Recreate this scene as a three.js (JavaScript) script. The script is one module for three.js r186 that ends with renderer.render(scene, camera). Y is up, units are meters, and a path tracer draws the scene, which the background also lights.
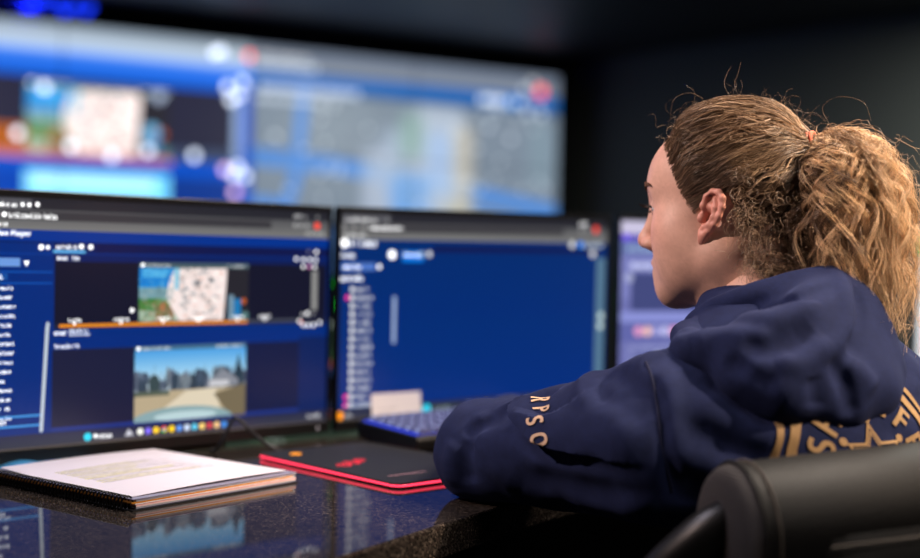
import * as THREE from 'three';
import { RoundedBoxGeometry } from 'three/addons/geometries/RoundedBoxGeometry.js';
import { mergeGeometries } from 'three/addons/utils/BufferGeometryUtils.js';
import { MeshBVH } from 'three-mesh-bvh';
import { RectAreaLightUniformsLib } from 'three/addons/lights/RectAreaLightUniformsLib.js';

// ------------------------------------------------------------------ camera, sky, lights, exposure
const R = THREE.MathUtils.degToRad, V = (x, y, z) => new THREE.Vector3(x, y, z);
const scene = new THREE.Scene();
scene.background = new THREE.Color(0x000000);
const camera = new THREE.PerspectiveCamera(2 * THREE.MathUtils.radToDeg(Math.atan(279 / 1278)), 920 / 558, 0.05, 60);
camera.rotation.order = 'XYZ';
camera.position.set(0, 1.03, 0);
camera.rotation.set(R(-0.8), 0, R(1.0));
camera.focus = 1.45;
camera.userData.fStop = 1.6;
const renderer = new THREE.WebGLRenderer({ antialias: true });
renderer.toneMapping = THREE.LinearToneMapping;
renderer.toneMappingExposure = 1.0;
renderer.shadowMap.enabled = true;
RectAreaLightUniformsLib.init();

// ceiling panels: [x, z, width, depth, colour, intensity]
const CEILING = 2.42;
const PANELS = [
  [-1.0, -1.75, 0.6, 0.6, 0xf6eeff, 13],
  [0.95, -1.75, 0.5, 0.5, 0xffeedd, 62],
  [1.3, -0.1, 0.6, 0.6, 0xfff0e6, 13],
  [2.75, -5.3, 0.6, 0.6, 0xf8fff4, 72],
];

// added unseen spotlights brightening face and ponytail: [position, aimed at, colour, intensity, half angle, label]
const ADDED_SPOTS = [
  [[-1.8, 2.33, -1.15], [0.22, 1.02, -1.52], 0xffe0d4, 18, 12, 'added spotlight aimed at the face from above the notebook end'],
  [[1.75, 2.33, -0.75], [0.46, 1.08, -1.42], 0xffe2c4, 29, 11, 'added spotlight aimed at the ponytail from behind the chair'],
];

// ------------------------------------------------------------------ helpers
const used = new Map();
function numbered(name) {
  const n = used.get(name) ?? 0;
  used.set(name, n + 1);
  return n ? name + '_' + String(n).padStart(3, '0') : name;
}
function rng(seed) {
  let a = seed >>> 0;
  return () => { a = (a + 0x6d2b79f5) | 0; let t = Math.imul(a ^ (a >>> 15), 1 | a); t = (t + Math.imul(t ^ (t >>> 7), 61 | t)) ^ t; return ((t ^ (t >>> 14)) >>> 0) / 4294967296; };
}
function thing(name, label, category, p = [0, 0, 0], turn = 0, group) {
  const o = new THREE.Group();
  o.name = numbered(name);
  o.position.set(...p);
  o.rotation.y = turn;
  o.userData = { label, category };
  if (group) o.userData.group = group;
  scene.add(o);
  return o;
}
function part(name, geo, mat, parent, label) {
  const m = new THREE.Mesh(geo, mat);
  m.name = parent === scene ? numbered(name) : partName(name, parent);
  m.castShadow = m.receiveShadow = true;
  if (label) m.userData.label = label;
  parent.add(m);
  return m;
}
function partName(name, parent) {
  const c = (parent.userData.__n ??= {});
  const n = c[name] ?? 0;
  c[name] = n + 1;
  return n ? name + '_' + String(n).padStart(3, '0') : name;
}
function struct(name, geo, mat) {
  const m = part(name, geo, mat, scene);
  m.name = name;
  m.userData.kind = 'structure';
  return m;
}
const box = (w, h, d, x = 0, y = 0, z = 0, r = 0) => (r ? new RoundedBoxGeometry(w, h, d, 3, r) : new THREE.BoxGeometry(w, h, d)).translate(x, y, z);
const merge = (list) => mergeGeometries(list.map((g) => { const q = g.index ? g.toNonIndexed() : g; for (const k of Object.keys(q.attributes)) if (!['position', 'normal', 'uv'].includes(k)) q.deleteAttribute(k); return q; }));
const std = (color, roughness = 0.5, more = {}) => new THREE.MeshStandardMaterial({ color, roughness, ...more });
const phy = (o) => new THREE.MeshPhysicalMaterial(o);

// value noise, 0..1
function hash(x, y, z) { let h = Math.imul(x, 374761393) ^ Math.imul(y, 668265263) ^ Math.imul(z, 2147483647 - 1640531527); h = Math.imul(h ^ (h >>> 13), 1274126177); return ((h ^ (h >>> 16)) >>> 0) / 4294967296; }
function noise(x, y, z) {
  const i = Math.floor(x), j = Math.floor(y), k = Math.floor(z);
  let u = x - i, v = y - j, w = z - k;
  u = u * u * (3 - 2 * u); v = v * v * (3 - 2 * v); w = w * w * (3 - 2 * w);
  const l = (a, b, t) => a + (b - a) * t;
  return l(l(l(hash(i, j, k), hash(i + 1, j, k), u), l(hash(i, j + 1, k), hash(i + 1, j + 1, k), u), v), l(l(hash(i, j, k + 1), hash(i + 1, j, k + 1), u), l(hash(i, j + 1, k + 1), hash(i + 1, j + 1, k + 1), u), v), w);
}

// canvas textures
function canvasTexture(w, h, draw, srgb = true) {
  const c = document.createElement('canvas');
  c.width = w; c.height = h;
  draw(c.getContext('2d'), w, h);
  const t = new THREE.CanvasTexture(c);
  if (srgb) t.colorSpace = THREE.SRGBColorSpace;
  t.wrapS = t.wrapT = THREE.ClampToEdgeWrapping;
  return t;
}
// ------------------------------------------------------------------ the room
const DESK = 0.746;
{
  const paint = std(0x535553, 0.9), dark = std(0x07080a, 0.85), carpetT = canvasTexture(512, 512, (g, w, h) => {
    const r = rng(5);
    g.fillStyle = '#17181b'; g.fillRect(0, 0, w, h);
    for (let i = 0; i < 24000; i++) { const v = 14 + r() * 26; g.fillStyle = `rgb(${v},${v},${v + 4})`; g.fillRect(r() * w, r() * h, 2, 2); }
  });
  carpetT.wrapS = carpetT.wrapT = THREE.RepeatWrapping;
  carpetT.repeat.set(16, 16);
  // plan of the room: the video wall runs from W0 to W1, the grey side wall from W1 to W2
  const W0 = [-6.1, -4.78], W1 = [0.804, -8.875], W2 = [7.6, -1.06], W3 = [7.6, 3.2], W4 = [-6.1, 3.2];
  const wall = (name, a, b, m, h = CEILING) => {
    const dx = b[0] - a[0], dz = b[1] - a[1], n = Math.hypot(dx, dz);
    const s = struct(name, box(n + 0.2, h, 0.12, 0, h / 2, -0.06), m);
    s.position.set((a[0] + b[0]) / 2, 0, (a[1] + b[1]) / 2);
    s.rotation.y = Math.atan2(-dz, dx);
    return s;
  };
  wall('wall_front', W0, W1, dark);
  wall('wall_right', W1, W2, paint);
  wall('wall_right_rear', W2, W3, paint);
  wall('wall_back', W3, W4, paint);
  wall('wall_left', W4, W0, dark);
  const plan = new THREE.Shape([W0, W1, W2, W3, W4].map(([x, z]) => new THREE.Vector2(x, -z)));
  const slab = (d) => new THREE.ExtrudeGeometry(plan, { depth: d, bevelEnabled: false }).rotateX(-Math.PI / 2);
  const fl = slab(0.1).translate(0, -0.1, 0);
  fl.attributes.uv.array.forEach((v, i, a) => { a[i] = v / 12; });
  struct('floor', fl, std(0xffffff, 0.95, { map: carpetT }));
  struct('ceiling', slab(0.1).translate(0, CEILING, 0), std(0x10131d, 0.5));

  for (const [i, [x, z, w, d, c, I]] of PANELS.entries()) {
    const L = ['square ceiling light panel above the video player monitor', 'square ceiling light panel above the monitors beyond the person', 'square ceiling light panel behind the black chair', 'square ceiling light panel beside the grey side wall'][i];
    const t = thing('ceiling_light', L, 'ceiling light', [x, CEILING, z]);
    const fr = 0.03;
    part('frame', merge([box(w + 2 * fr, 0.03, fr, 0, -0.015, d / 2 + fr / 2), box(w + 2 * fr, 0.03, fr, 0, -0.015, -d / 2 - fr / 2), box(fr, 0.03, d, w / 2 + fr / 2, -0.015, 0), box(fr, 0.03, d, -w / 2 - fr / 2, -0.015, 0)]), std(0x30323a, 0.5), t);
    part('diffuser', box(w, 0.01, d, 0, -0.01, 0), std(0x222222, 0.6, { emissive: c, emissiveIntensity: 1.0 }), t);
    const l = new THREE.RectAreaLight(c, I, w, d);
    l.name = 'panel_light';
    l.position.set(x, CEILING - 0.035, z);
    l.lookAt(x, 0, z);
    l.rotation.set(-Math.PI / 2, 0, 0);
    scene.add(l);
  }
  const metal = std(0x15161a, 0.4, { metalness: 0.6 });
  for (const [p, to, c, I, deg, label] of ADDED_SPOTS) {  // fixtures made up to carry the added light on the person
    const t = thing('ceiling_spotlight', label, 'spotlight', p), d = V(...to).sub(V(...p)).normalize(), q = new THREE.Quaternion().setFromUnitVectors(V(0, -1, 0), d);
    const can = new THREE.LatheGeometry([[0.0, 0.05], [0.03, 0.05], [0.036, 0.042], [0.036, -0.05], [0.032, -0.052], [0.03, -0.03], [0.0, -0.03]].map(([x, y]) => new THREE.Vector2(x, y)), 28);
    part('lamp_housing', can, metal, t).quaternion.copy(q);
    part('lens', new THREE.CylinderGeometry(0.029, 0.029, 0.004, 28).translate(0, -0.033, 0), std(0x222222, 0.4, { emissive: c, emissiveIntensity: 3 }), t).quaternion.copy(q);
    part('stem', new THREE.CylinderGeometry(0.008, 0.008, CEILING - p[1], 12).translate(0, (CEILING - p[1]) / 2, 0), metal, t);
    part('ceiling_mount', new THREE.CylinderGeometry(0.045, 0.045, 0.012, 24).translate(0, CEILING - p[1] - 0.006, 0), metal, t);
    const l = new THREE.SpotLight(c, I, 0, R(deg), 1, 2);
    l.name = 'spot_beam'; l.castShadow = true; l.shadow.radius = 2.2;
    l.position.copy(V(...p).addScaledVector(d, 0.06)); l.target.position.set(...to);
    scene.add(l, l.target);
  }
}
// ------------------------------------------------------------------ what the screens show
const GLOW = 2.0;                                                // a screen's white is this bright; inks are divided by it
const lin = (v) => { v /= 255; return v <= 0.04045 ? v / 12.92 : ((v + 0.055) / 1.055) ** 2.4; };
const unl = (v) => Math.round(255 * Math.min(1, v <= 0.0031308 ? v * 12.92 : 1.055 * v ** (1 / 2.4) - 0.055));
const ink = (r, g, b, gain = 1) => `rgb(${[r, g, b].map((v) => unl((lin(v) * gain) / GLOW)).join(',')})`;
const WHITE = ink(255, 255, 255, 1.8), SOFT = ink(225, 225, 225, 1.2);
// a line of small type too small to read
function type(g, x, y, w, h, color = WHITE, seed = 1) {
  const r = rng(seed * 7919 + Math.round(x * 13 + y));
  g.fillStyle = color;
  let p = x;
  while (p < x + w) {
    const cw = h * (0.3 + r() * 0.25);
    if (r() < 0.13) { p += cw * 0.8; continue; }
    const tall = r() < 0.3 ? 1 : 0.72, st = Math.max(1.5, h * 0.15);
    g.fillRect(p, y + h * (1 - tall), st, h * tall);
    if (r() < 0.75) g.fillRect(p, y + h * (0.28 + 0.3 * Math.floor(r() * 2)), cw, st);
    if (r() < 0.6) g.fillRect(p + cw - st, y + h * 0.3, st, h * 0.7);
    if (r() < 0.5) g.fillRect(p, y + h - st, cw, st);
    p += cw + h * 0.13;
  }
}
const dot = (g, x, y, r, c) => { g.fillStyle = c; g.beginPath(); g.arc(x, y, r, 0, 7); g.fill(); };
const rect = (g, x0, y0, x1, y1, c) => { g.fillStyle = c; g.fillRect(x0, y0, x1 - x0, y1 - y0); };

// the picture with a street map photographed from above, and the road seen through a windscreen
function aerial(g, x, y, w, h) {
  const r = rng(11);
  g.save(); g.beginPath(); g.rect(x, y, w, h); g.clip();
  const q = (a, b, c, d, col) => rect(g, x + a * w, y + b * h, x + c * w, y + d * h, col);
  q(0, 0, 0.34, 1, ink(40, 150, 215)); q(0, 0, 0.3, 0.4, ink(30, 130, 210)); q(0.03, 0.1, 0.25, 0.25, ink(80, 175, 230));
  q(0, 0.42, 0.3, 0.62, ink(120, 160, 170)); q(0, 0.6, 0.34, 0.82, ink(60, 130, 60)); q(0, 0.8, 0.34, 1, ink(170, 190, 170));
  q(0.14, 0.72, 0.3, 1, ink(150, 120, 90)); q(0.18, 0.66, 0.24, 0.8, ink(180, 120, 80));
  g.fillStyle = ink(228, 212, 208, 1.25); g.beginPath(); g.moveTo(x + 0.34 * w, y); g.lineTo(x + 0.8 * w, y); g.lineTo(x + 0.76 * w, y + h); g.lineTo(x + 0.36 * w, y + h); g.lineTo(x + 0.24 * w, y + 0.62 * h); g.lineTo(x + 0.26 * w, y + 0.3 * h); g.fill();
  for (let i = 0; i < 120; i++) { const a = 0.34 + r() * 0.4, b = r(); q(a, b, a + 0.012 + r() * 0.05, b + 0.02 + r() * 0.05, [ink(205, 186, 180), ink(246, 236, 232, 1.25), ink(186, 180, 180), ink(232, 200, 190, 1.1), ink(172, 172, 176)][Math.floor(r() * 5)]); }
  q(0.31, 0, 0.35, 0.45, ink(130, 200, 225)); q(0.62, 0.25, 0.66, 0.32, ink(70, 80, 90)); q(0.5, 0.3, 0.54, 0.38, ink(90, 95, 105));
  q(0.79, 0, 1, 1, ink(40, 38, 46)); q(0.81, 0.55, 0.86, 1, ink(120, 150, 170)); q(0.86, 0.62, 0.93, 0.95, ink(30, 120, 180)); dot(g, x + 0.955 * w, y + 0.66 * h, 0.025 * w, ink(190, 90, 40)); q(0.94, 0.85, 1, 1, ink(90, 130, 130));
  for (let i = 0; i < 160; i++) { g.globalAlpha = 0.4; const a = r() * 0.3, b = r(); dot(g, x + a * w, y + b * h, 4 + 9 * r(), b < 0.42 ? [ink(60, 150, 215), ink(110, 190, 230), ink(30, 110, 190)][i % 3] : b < 0.62 ? [ink(150, 175, 180), ink(100, 130, 140)][i % 2] : [ink(90, 140, 70), ink(60, 100, 60), ink(190, 190, 170), ink(150, 110, 80)][i % 4]); } g.globalAlpha = 1;
  q(0, 0, 1, 0.09, ink(70, 90, 100)); type(g, x + 0.06 * w, y + 0.02 * h, 0.22 * w, 0.05 * h, SOFT, 3); type(g, x + 0.8 * w, y + 0.02 * h, 0.18 * w, 0.05 * h, SOFT, 4); dot(g, x + 0.03 * w, y + 0.045 * h, 9, WHITE);
  g.restore();
}
function roadPicture(g, x, y, w, h) {
  const r = rng(23);
  g.save(); g.beginPath(); g.rect(x, y, w, h); g.clip();
  const gr = g.createLinearGradient(0, y, 0, y + 0.55 * h);
  gr.addColorStop(0, ink(60, 150, 225)); gr.addColorStop(0.6, ink(150, 205, 240)); gr.addColorStop(1, ink(205, 222, 232));
  g.fillStyle = gr; g.fillRect(x, y, w, h);
  for (let i = 0; i < 60; i++) { const a = r(); const t = 0.3 + 0.2 * r(); g.fillStyle = [ink(70, 85, 105), ink(95, 105, 125), ink(50, 65, 80), ink(120, 130, 140)][i % 4]; g.beginPath(); g.ellipse(x + a * w, y + (t + 0.12) * h, (0.015 + 0.025 * r()) * w, (0.06 + 0.1 * r()) * h, 0, 0, 7); g.fill(); }
  for (let i = 0; i < 90; i++) { const a = r(), t = 0.5 - 0.3 * r() * r(); g.strokeStyle = [ink(52, 66, 84), ink(84, 96, 116), ink(40, 50, 62)][i % 3]; g.lineWidth = 1.5 + 3 * r(); g.beginPath(); g.moveTo(x + a * w, y + 0.62 * h); g.lineTo(x + (a + 0.012 * (r() - 0.5)) * w, y + t * h); g.stroke(); }
  for (let i = 0; i < 260; i++) { const a = r(), b = 0.62 + 0.36 * r(); g.globalAlpha = 0.35; dot(g, x + a * w, y + b * h, 4 + 10 * r(), [ink(205, 190, 160), ink(150, 132, 104), ink(120, 125, 105), ink(230, 220, 200)][i % 4]); } g.globalAlpha = 1;
  g.fillStyle = ink(40, 60, 75); g.beginPath(); g.moveTo(x + 0.88 * w, y + 0.5 * h); g.lineTo(x + 0.93 * w, y + 0.14 * h); g.lineTo(x + 0.98 * w, y + 0.5 * h); g.fill();
  g.fillStyle = ink(60, 75, 80); g.beginPath(); g.ellipse(x + 0.17 * w, y + 0.52 * h, 0.05 * w, 0.14 * h, 0, 0, 7); g.fill();
  rect(g, x, y + 0.6 * h, x + w, y + h, ink(188, 170, 140));
  g.fillStyle = ink(225, 212, 186); g.beginPath(); g.moveTo(x + 0.45 * w, y + 0.62 * h); g.lineTo(x + 0.72 * w, y + 0.6 * h); g.lineTo(x + 0.78 * w, y + h); g.lineTo(x + 0.1 * w, y + h); g.fill();
  g.fillStyle = ink(120, 108, 84); g.beginPath(); g.moveTo(x + 0.7 * w, y + 0.68 * h); g.lineTo(x + w, y + 0.56 * h); g.lineTo(x + w, y + h); g.lineTo(x + 0.85 * w, y + h); g.fill();
  rect(g, x, y + 0.6 * h, x + 0.3 * w, y + 0.66 * h, ink(90, 100, 85));
  g.fillStyle = ink(135, 140, 150); g.beginPath(); g.moveTo(x + 0.62 * w, y + 0.6 * h); g.lineTo(x + 0.66 * w, y + 0.48 * h); g.lineTo(x + 0.8 * w, y + 0.36 * h); g.lineTo(x + 0.93 * w, y + 0.5 * h); g.lineTo(x + 0.93 * w, y + 0.58 * h); g.fill();
  rect(g, x + 0.66 * w, y + 0.5 * h, x + 0.84 * w, y + 0.58 * h, ink(205, 205, 210));
  g.fillStyle = ink(140, 170, 175); g.beginPath(); g.ellipse(x + 0.42 * w, y + 1.02 * h, 0.46 * w, 0.2 * h, 0, 0, 7); g.fill();
  g.fillStyle = ink(190, 215, 220); g.beginPath(); g.ellipse(x + 0.45 * w, y + 0.95 * h, 0.28 * w, 0.06 * h, 0, 0, 7); g.fill();
  rect(g, x, y, x + w, y + 0.06 * h, ink(70, 110, 140)); type(g, x + 0.06 * w, y + 0.012 * h, 0.24 * w, 0.04 * h, SOFT, 5); type(g, x + 0.72 * w, y + 0.012 * h, 0.25 * w, 0.04 * h, SOFT, 6); dot(g, x + 0.03 * w, y + 0.03 * h, 9, WHITE);
  g.restore();
}
function browserTop(g, title) {
  rect(g, 0, 0, 1920, 52, ink(40, 39, 48)); rect(g, 20, 8, 318, 56, ink(84, 84, 90));
  const gr = g.createLinearGradient(0, 52, 0, 140); gr.addColorStop(0, ink(82, 82, 86)); gr.addColorStop(1, ink(124, 124, 122));
  g.fillStyle = gr; g.fillRect(0, 52, 1920, 88);
  rect(g, 184, 60, 1560, 98, ink(58, 57, 62));
}
function taskbar(g) { const gr = g.createLinearGradient(0, 1018, 0, 1080); gr.addColorStop(0, ink(38, 42, 74)); gr.addColorStop(1, ink(62, 64, 74)); g.fillStyle = gr; g.fillRect(0, 1018, 1920, 62); rect(g, 0, 1074, 1920, 1080, ink(110, 96, 96)); }
const ICONS = [[235, 235, 225], [120, 100, 230], [250, 200, 40], [230, 60, 50], [245, 200, 20], [90, 140, 220], [190, 205, 230], [90, 190, 220], [240, 200, 110], [200, 60, 70], [235, 190, 130], [60, 130, 210]];
function icons(g, x0, y, step, list) {
  list.forEach((c, i) => {
    dot(g, x0 + i * step, y, 15, ink(...c, 1.5));
    if (c[0] === 230) { g.fillStyle = ink(60, 180, 80, 1.4); g.beginPath(); g.moveTo(x0 + i * step, y); g.arc(x0 + i * step, y, 15, 1.2, 3.1); g.fill(); g.fillStyle = ink(250, 210, 60, 1.4); g.beginPath(); g.moveTo(x0 + i * step, y); g.arc(x0 + i * step, y, 15, -0.6, 1.2); g.fill(); dot(g, x0 + i * step, y, 6, ink(90, 150, 240, 1.4)); }
  });
}
const playerScreen = canvasTexture(1920, 1080, (g) => {
  rect(g, 0, 0, 1920, 1080, ink(0, 44, 122));
  browserTop(g);
  type(g, 100, 24, 150, 22, WHITE, 1); dot(g, 276, 34, 9, WHITE); dot(g, 306, 34, 9, WHITE); dot(g, 343, 31, 10, WHITE);
  dot(g, 196, 79, 11, WHITE); type(g, 216, 68, 216, 24, WHITE, 2); type(g, 120, 108, 92, 20, WHITE, 3);
  type(g, 1700, 20, 70, 18, SOFT, 4); dot(g, 1845, 32, 8, ink(150, 150, 150)); for (const x of [1706, 1742, 1780]) dot(g, x, 76, 10, ink(185, 185, 185)); dot(g, 1843, 76, 17, ink(255, 70, 50, 1.3)); type(g, 1770, 102, 110, 20, ink(200, 200, 195), 5);
  rect(g, 0, 140, 1920, 190, ink(0, 50, 142));
  g.fillStyle = WHITE; g.font = 'bold 30px sans-serif'; g.fillText('Web Video Player', 64, 168);
  rect(g, 0, 190, 1920, 196, ink(4, 26, 84)); rect(g, 418, 196, 1920, 275, ink(10, 30, 92)); rect(g, 616, 196, 1920, 236, ink(14, 22, 76)); rect(g, 418, 236, 1920, 244, ink(0, 44, 122));
  dot(g, 362, 214, 12, WHITE); dot(g, 392, 214, 9, WHITE); type(g, 430, 200, 100, 20, WHITE, 6); dot(g, 548, 208, 11, WHITE); dot(g, 593, 209, 11, WHITE);
  rect(g, 416, 226, 568, 236, ink(110, 200, 255)); type(g, 436, 248, 96, 20, WHITE, 7);
  // side list
  rect(g, 0, 240, 414, 246, ink(0, 60, 150)); rect(g, 30, 262, 268, 298, ink(110, 155, 225)); g.fillStyle = WHITE; g.beginPath(); g.moveTo(284, 274); g.lineTo(310, 274); g.lineTo(297, 298); g.fill();
  rect(g, 0, 318, 414, 324, ink(14, 84, 180)); rect(g, 30, 328, 214, 356, ink(20, 80, 160)); type(g, 120, 332, 84, 20, WHITE, 8); rect(g, 0, 366, 414, 372, ink(14, 84, 180));
  const widths = [62, 58, 80, 76, 60, 56, 72, 66, 60, 58, 40, 62, 60, 50, 64];
  for (let i = 0; i < 15; i++) type(g, 60, 380 + i * 39.4, 112 + widths[i], 18, WHITE, 20 + i);
  rect(g, 0, 934, 380, 942, ink(70, 160, 235)); rect(g, 0, 976, 380, 984, ink(70, 160, 235)); type(g, 60, 948, 150, 22, WHITE, 40);
  g.strokeStyle = ink(205, 215, 225); g.lineWidth = 15; g.lineCap = 'round'; g.beginPath(); g.moveTo(394, 560); g.lineTo(372, 1006); g.stroke();
  g.beginPath(); g.moveTo(396, 545); g.lineTo(397, 552); g.stroke();
  // upper video
  rect(g, 424, 275, 1910, 545, ink(19, 21, 42)); aerial(g, 834, 273, 596, 276);
  rect(g, 1740, 545, 1910, 575, ink(36, 38, 55)); rect(g, 424, 545, 1910, 570, ink(30, 34, 58)); rect(g, 1426, 548, 1750, 560, ink(74, 78, 92)); rect(g, 448, 549, 1426, 563, ink(225, 135, 25, 1.15));
  [520, 745, 960, 1150, 1370, 1530].forEach((x, i) => { type(g, x - 34, 522, 68, 18, WHITE, 50 + i); g.fillStyle = WHITE; g.beginPath(); g.moveTo(x - 9, 542); g.lineTo(x + 9, 542); g.lineTo(x, 556); g.fill(); });
  dot(g, 800, 492, 10, WHITE); type(g, 426, 574, 60, 22, WHITE, 60); type(g, 496, 570, 80, 15, WHITE, 61); type(g, 496, 588, 96, 13, WHITE, 62);
  for (const [x, y] of [[1792, 207], [1840, 209], [1715, 246], [1760, 248], [1800, 248], [1838, 250], [1760, 284], [1830, 284], [1790, 520], [1740, 560], [1765, 580], [1798, 582], [1830, 582], [1868, 570], [1870, 612]]) dot(g, x, y, 9, x === 1792 ? ink(120, 120, 150) : WHITE);
  dot(g, 1796, 284, 9, ink(235, 150, 210, 1.3)); dot(g, 1752, 566, 7, ink(240, 70, 60, 1.3)); rect(g, 1816, 305, 1848, 505, ink(150, 150, 148)); type(g, 1750, 512, 80, 22, SOFT, 63);
  rect(g, 418, 600, 1920, 655, ink(2, 44, 124)); type(g, 430, 634, 110, 20, WHITE, 64); dot(g, 1735, 672, 9, ink(230, 60, 130, 1.3)); dot(g, 1768, 674, 10, SOFT);
  // lower video
  rect(g, 418, 660, 1740, 998, ink(27, 30, 60)); rect(g, 1416, 660, 1740, 998, ink(20, 28, 66)); rect(g, 1740, 640, 1920, 1018, ink(10, 34, 92)); rect(g, 418, 998, 1740, 1012, ink(32, 52, 130));
  roadPicture(g, 817, 658, 604, 350);
  taskbar(g);
  dot(g, 590, 1051, 18, ink(40, 200, 225, 1.4)); type(g, 640, 1040, 60, 22, WHITE, 70); dot(g, 628, 1050, 9, WHITE); g.fillStyle = ink(200, 200, 210, 1.2); g.beginPath(); g.moveTo(772, 1062); g.lineTo(792, 1030); g.lineTo(818, 1062); g.fill();
  icons(g, 850, 1048, 41, ICONS); type(g, 1790, 1034, 84, 22, SOFT, 71);
});
const listScreen = canvasTexture(1920, 1080, (g) => {
  rect(g, 0, 0, 1920, 1080, ink(0, 44, 118)); browserTop(g);
  const gr = g.createLinearGradient(0, 140, 0, 1000); gr.addColorStop(0, ink(0, 43, 110)); gr.addColorStop(1, ink(0, 45, 124)); g.fillStyle = gr; g.fillRect(0, 140, 1920, 880);
  type(g, 34, 24, 190, 24, SOFT, 1); dot(g, 300, 36, 8, ink(150, 150, 150)); for (const x of [30, 90, 150]) dot(g, x, 78, 14, ink(140, 140, 140)); type(g, 190, 66, 210, 22, WHITE, 2); type(g, 30, 106, 130, 24, SOFT, 3);
  dot(g, 34, 160, 24, WHITE); type(g, 70, 142, 150, 34, WHITE, 4); type(g, 14, 208, 84, 28, WHITE, 5);
  rect(g, 14, 262, 228, 302, ink(80, 120, 200)); type(g, 30, 270, 110, 24, WHITE, 6); dot(g, 252, 282, 12, WHITE); type(g, 10, 328, 150, 28, WHITE, 7);
  dot(g, 332, 218, 24, WHITE); rect(g, 400, 200, 540, 256, ink(0, 120, 225, 1.1)); type(g, 410, 204, 90, 24, WHITE, 8); dot(g, 524, 216, 16, ink(170, 200, 235)); dot(g, 578, 214, 16, SOFT);
  rect(g, 600, 172, 1853, 204, ink(14, 22, 78));
  for (let i = 0; i < 15; i++) { const y = 386 + i * 43; dot(g, 86, y + 13, 14, SOFT); type(g, 108, y, 84 + ((i * 37) % 24), 26, SOFT, 20 + i); if ([1, 13, 14].includes(i)) dot(g, 56, y + 13, 13, ink(235, 40, 140, 1.4)); }
  rect(g, 342, 440, 364, 690, ink(160, 180, 215));
  dot(g, 22, 1056, 22, ink(255, 150, 20, 1.5)); type(g, 40, 1004, 150, 18, ink(170, 190, 220), 60);
  for (const [x, y, w] of [[1690, 12, 60]]) type(g, x, y, w, 26, WHITE, 61);
  dot(g, 1700, 66, 13, ink(160, 160, 160)); dot(g, 1750, 66, 13, ink(150, 150, 150)); dot(g, 1822, 60, 22, ink(250, 70, 55, 1.2)); dot(g, 1630, 152, 20, SOFT); rect(g, 1676, 136, 1718, 170, ink(30, 130, 240, 1.2)); type(g, 1722, 138, 150, 30, ink(225, 235, 240), 62);
  rect(g, 1836, 230, 1904, 1010, ink(88, 122, 146)); dot(g, 1800, 206, 20, SOFT); dot(g, 1880, 580, 20, ink(205, 225, 220, 1.2)); dot(g, 1876, 640, 20, ink(205, 225, 220, 1.2));
  taskbar(g); dot(g, 22, 1054, 22, ink(255, 150, 20, 1.5)); type(g, 54, 1040, 40, 24, SOFT, 63); rect(g, 570, 1034, 780, 1078, ink(50, 60, 70));
  dot(g, 580, 1056, 26, ink(40, 200, 225, 1.4)); type(g, 630, 1042, 100, 28, ink(150, 165, 165), 64); icons(g, 880, 1052, 62, [[215, 215, 220], [235, 235, 225], [250, 220, 60], [245, 190, 60], [235, 70, 70], [250, 210, 50], [240, 220, 120], [150, 200, 210], [240, 225, 150], [235, 200, 90], [230, 120, 120], [240, 200, 110], [120, 160, 220]]);
});
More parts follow.
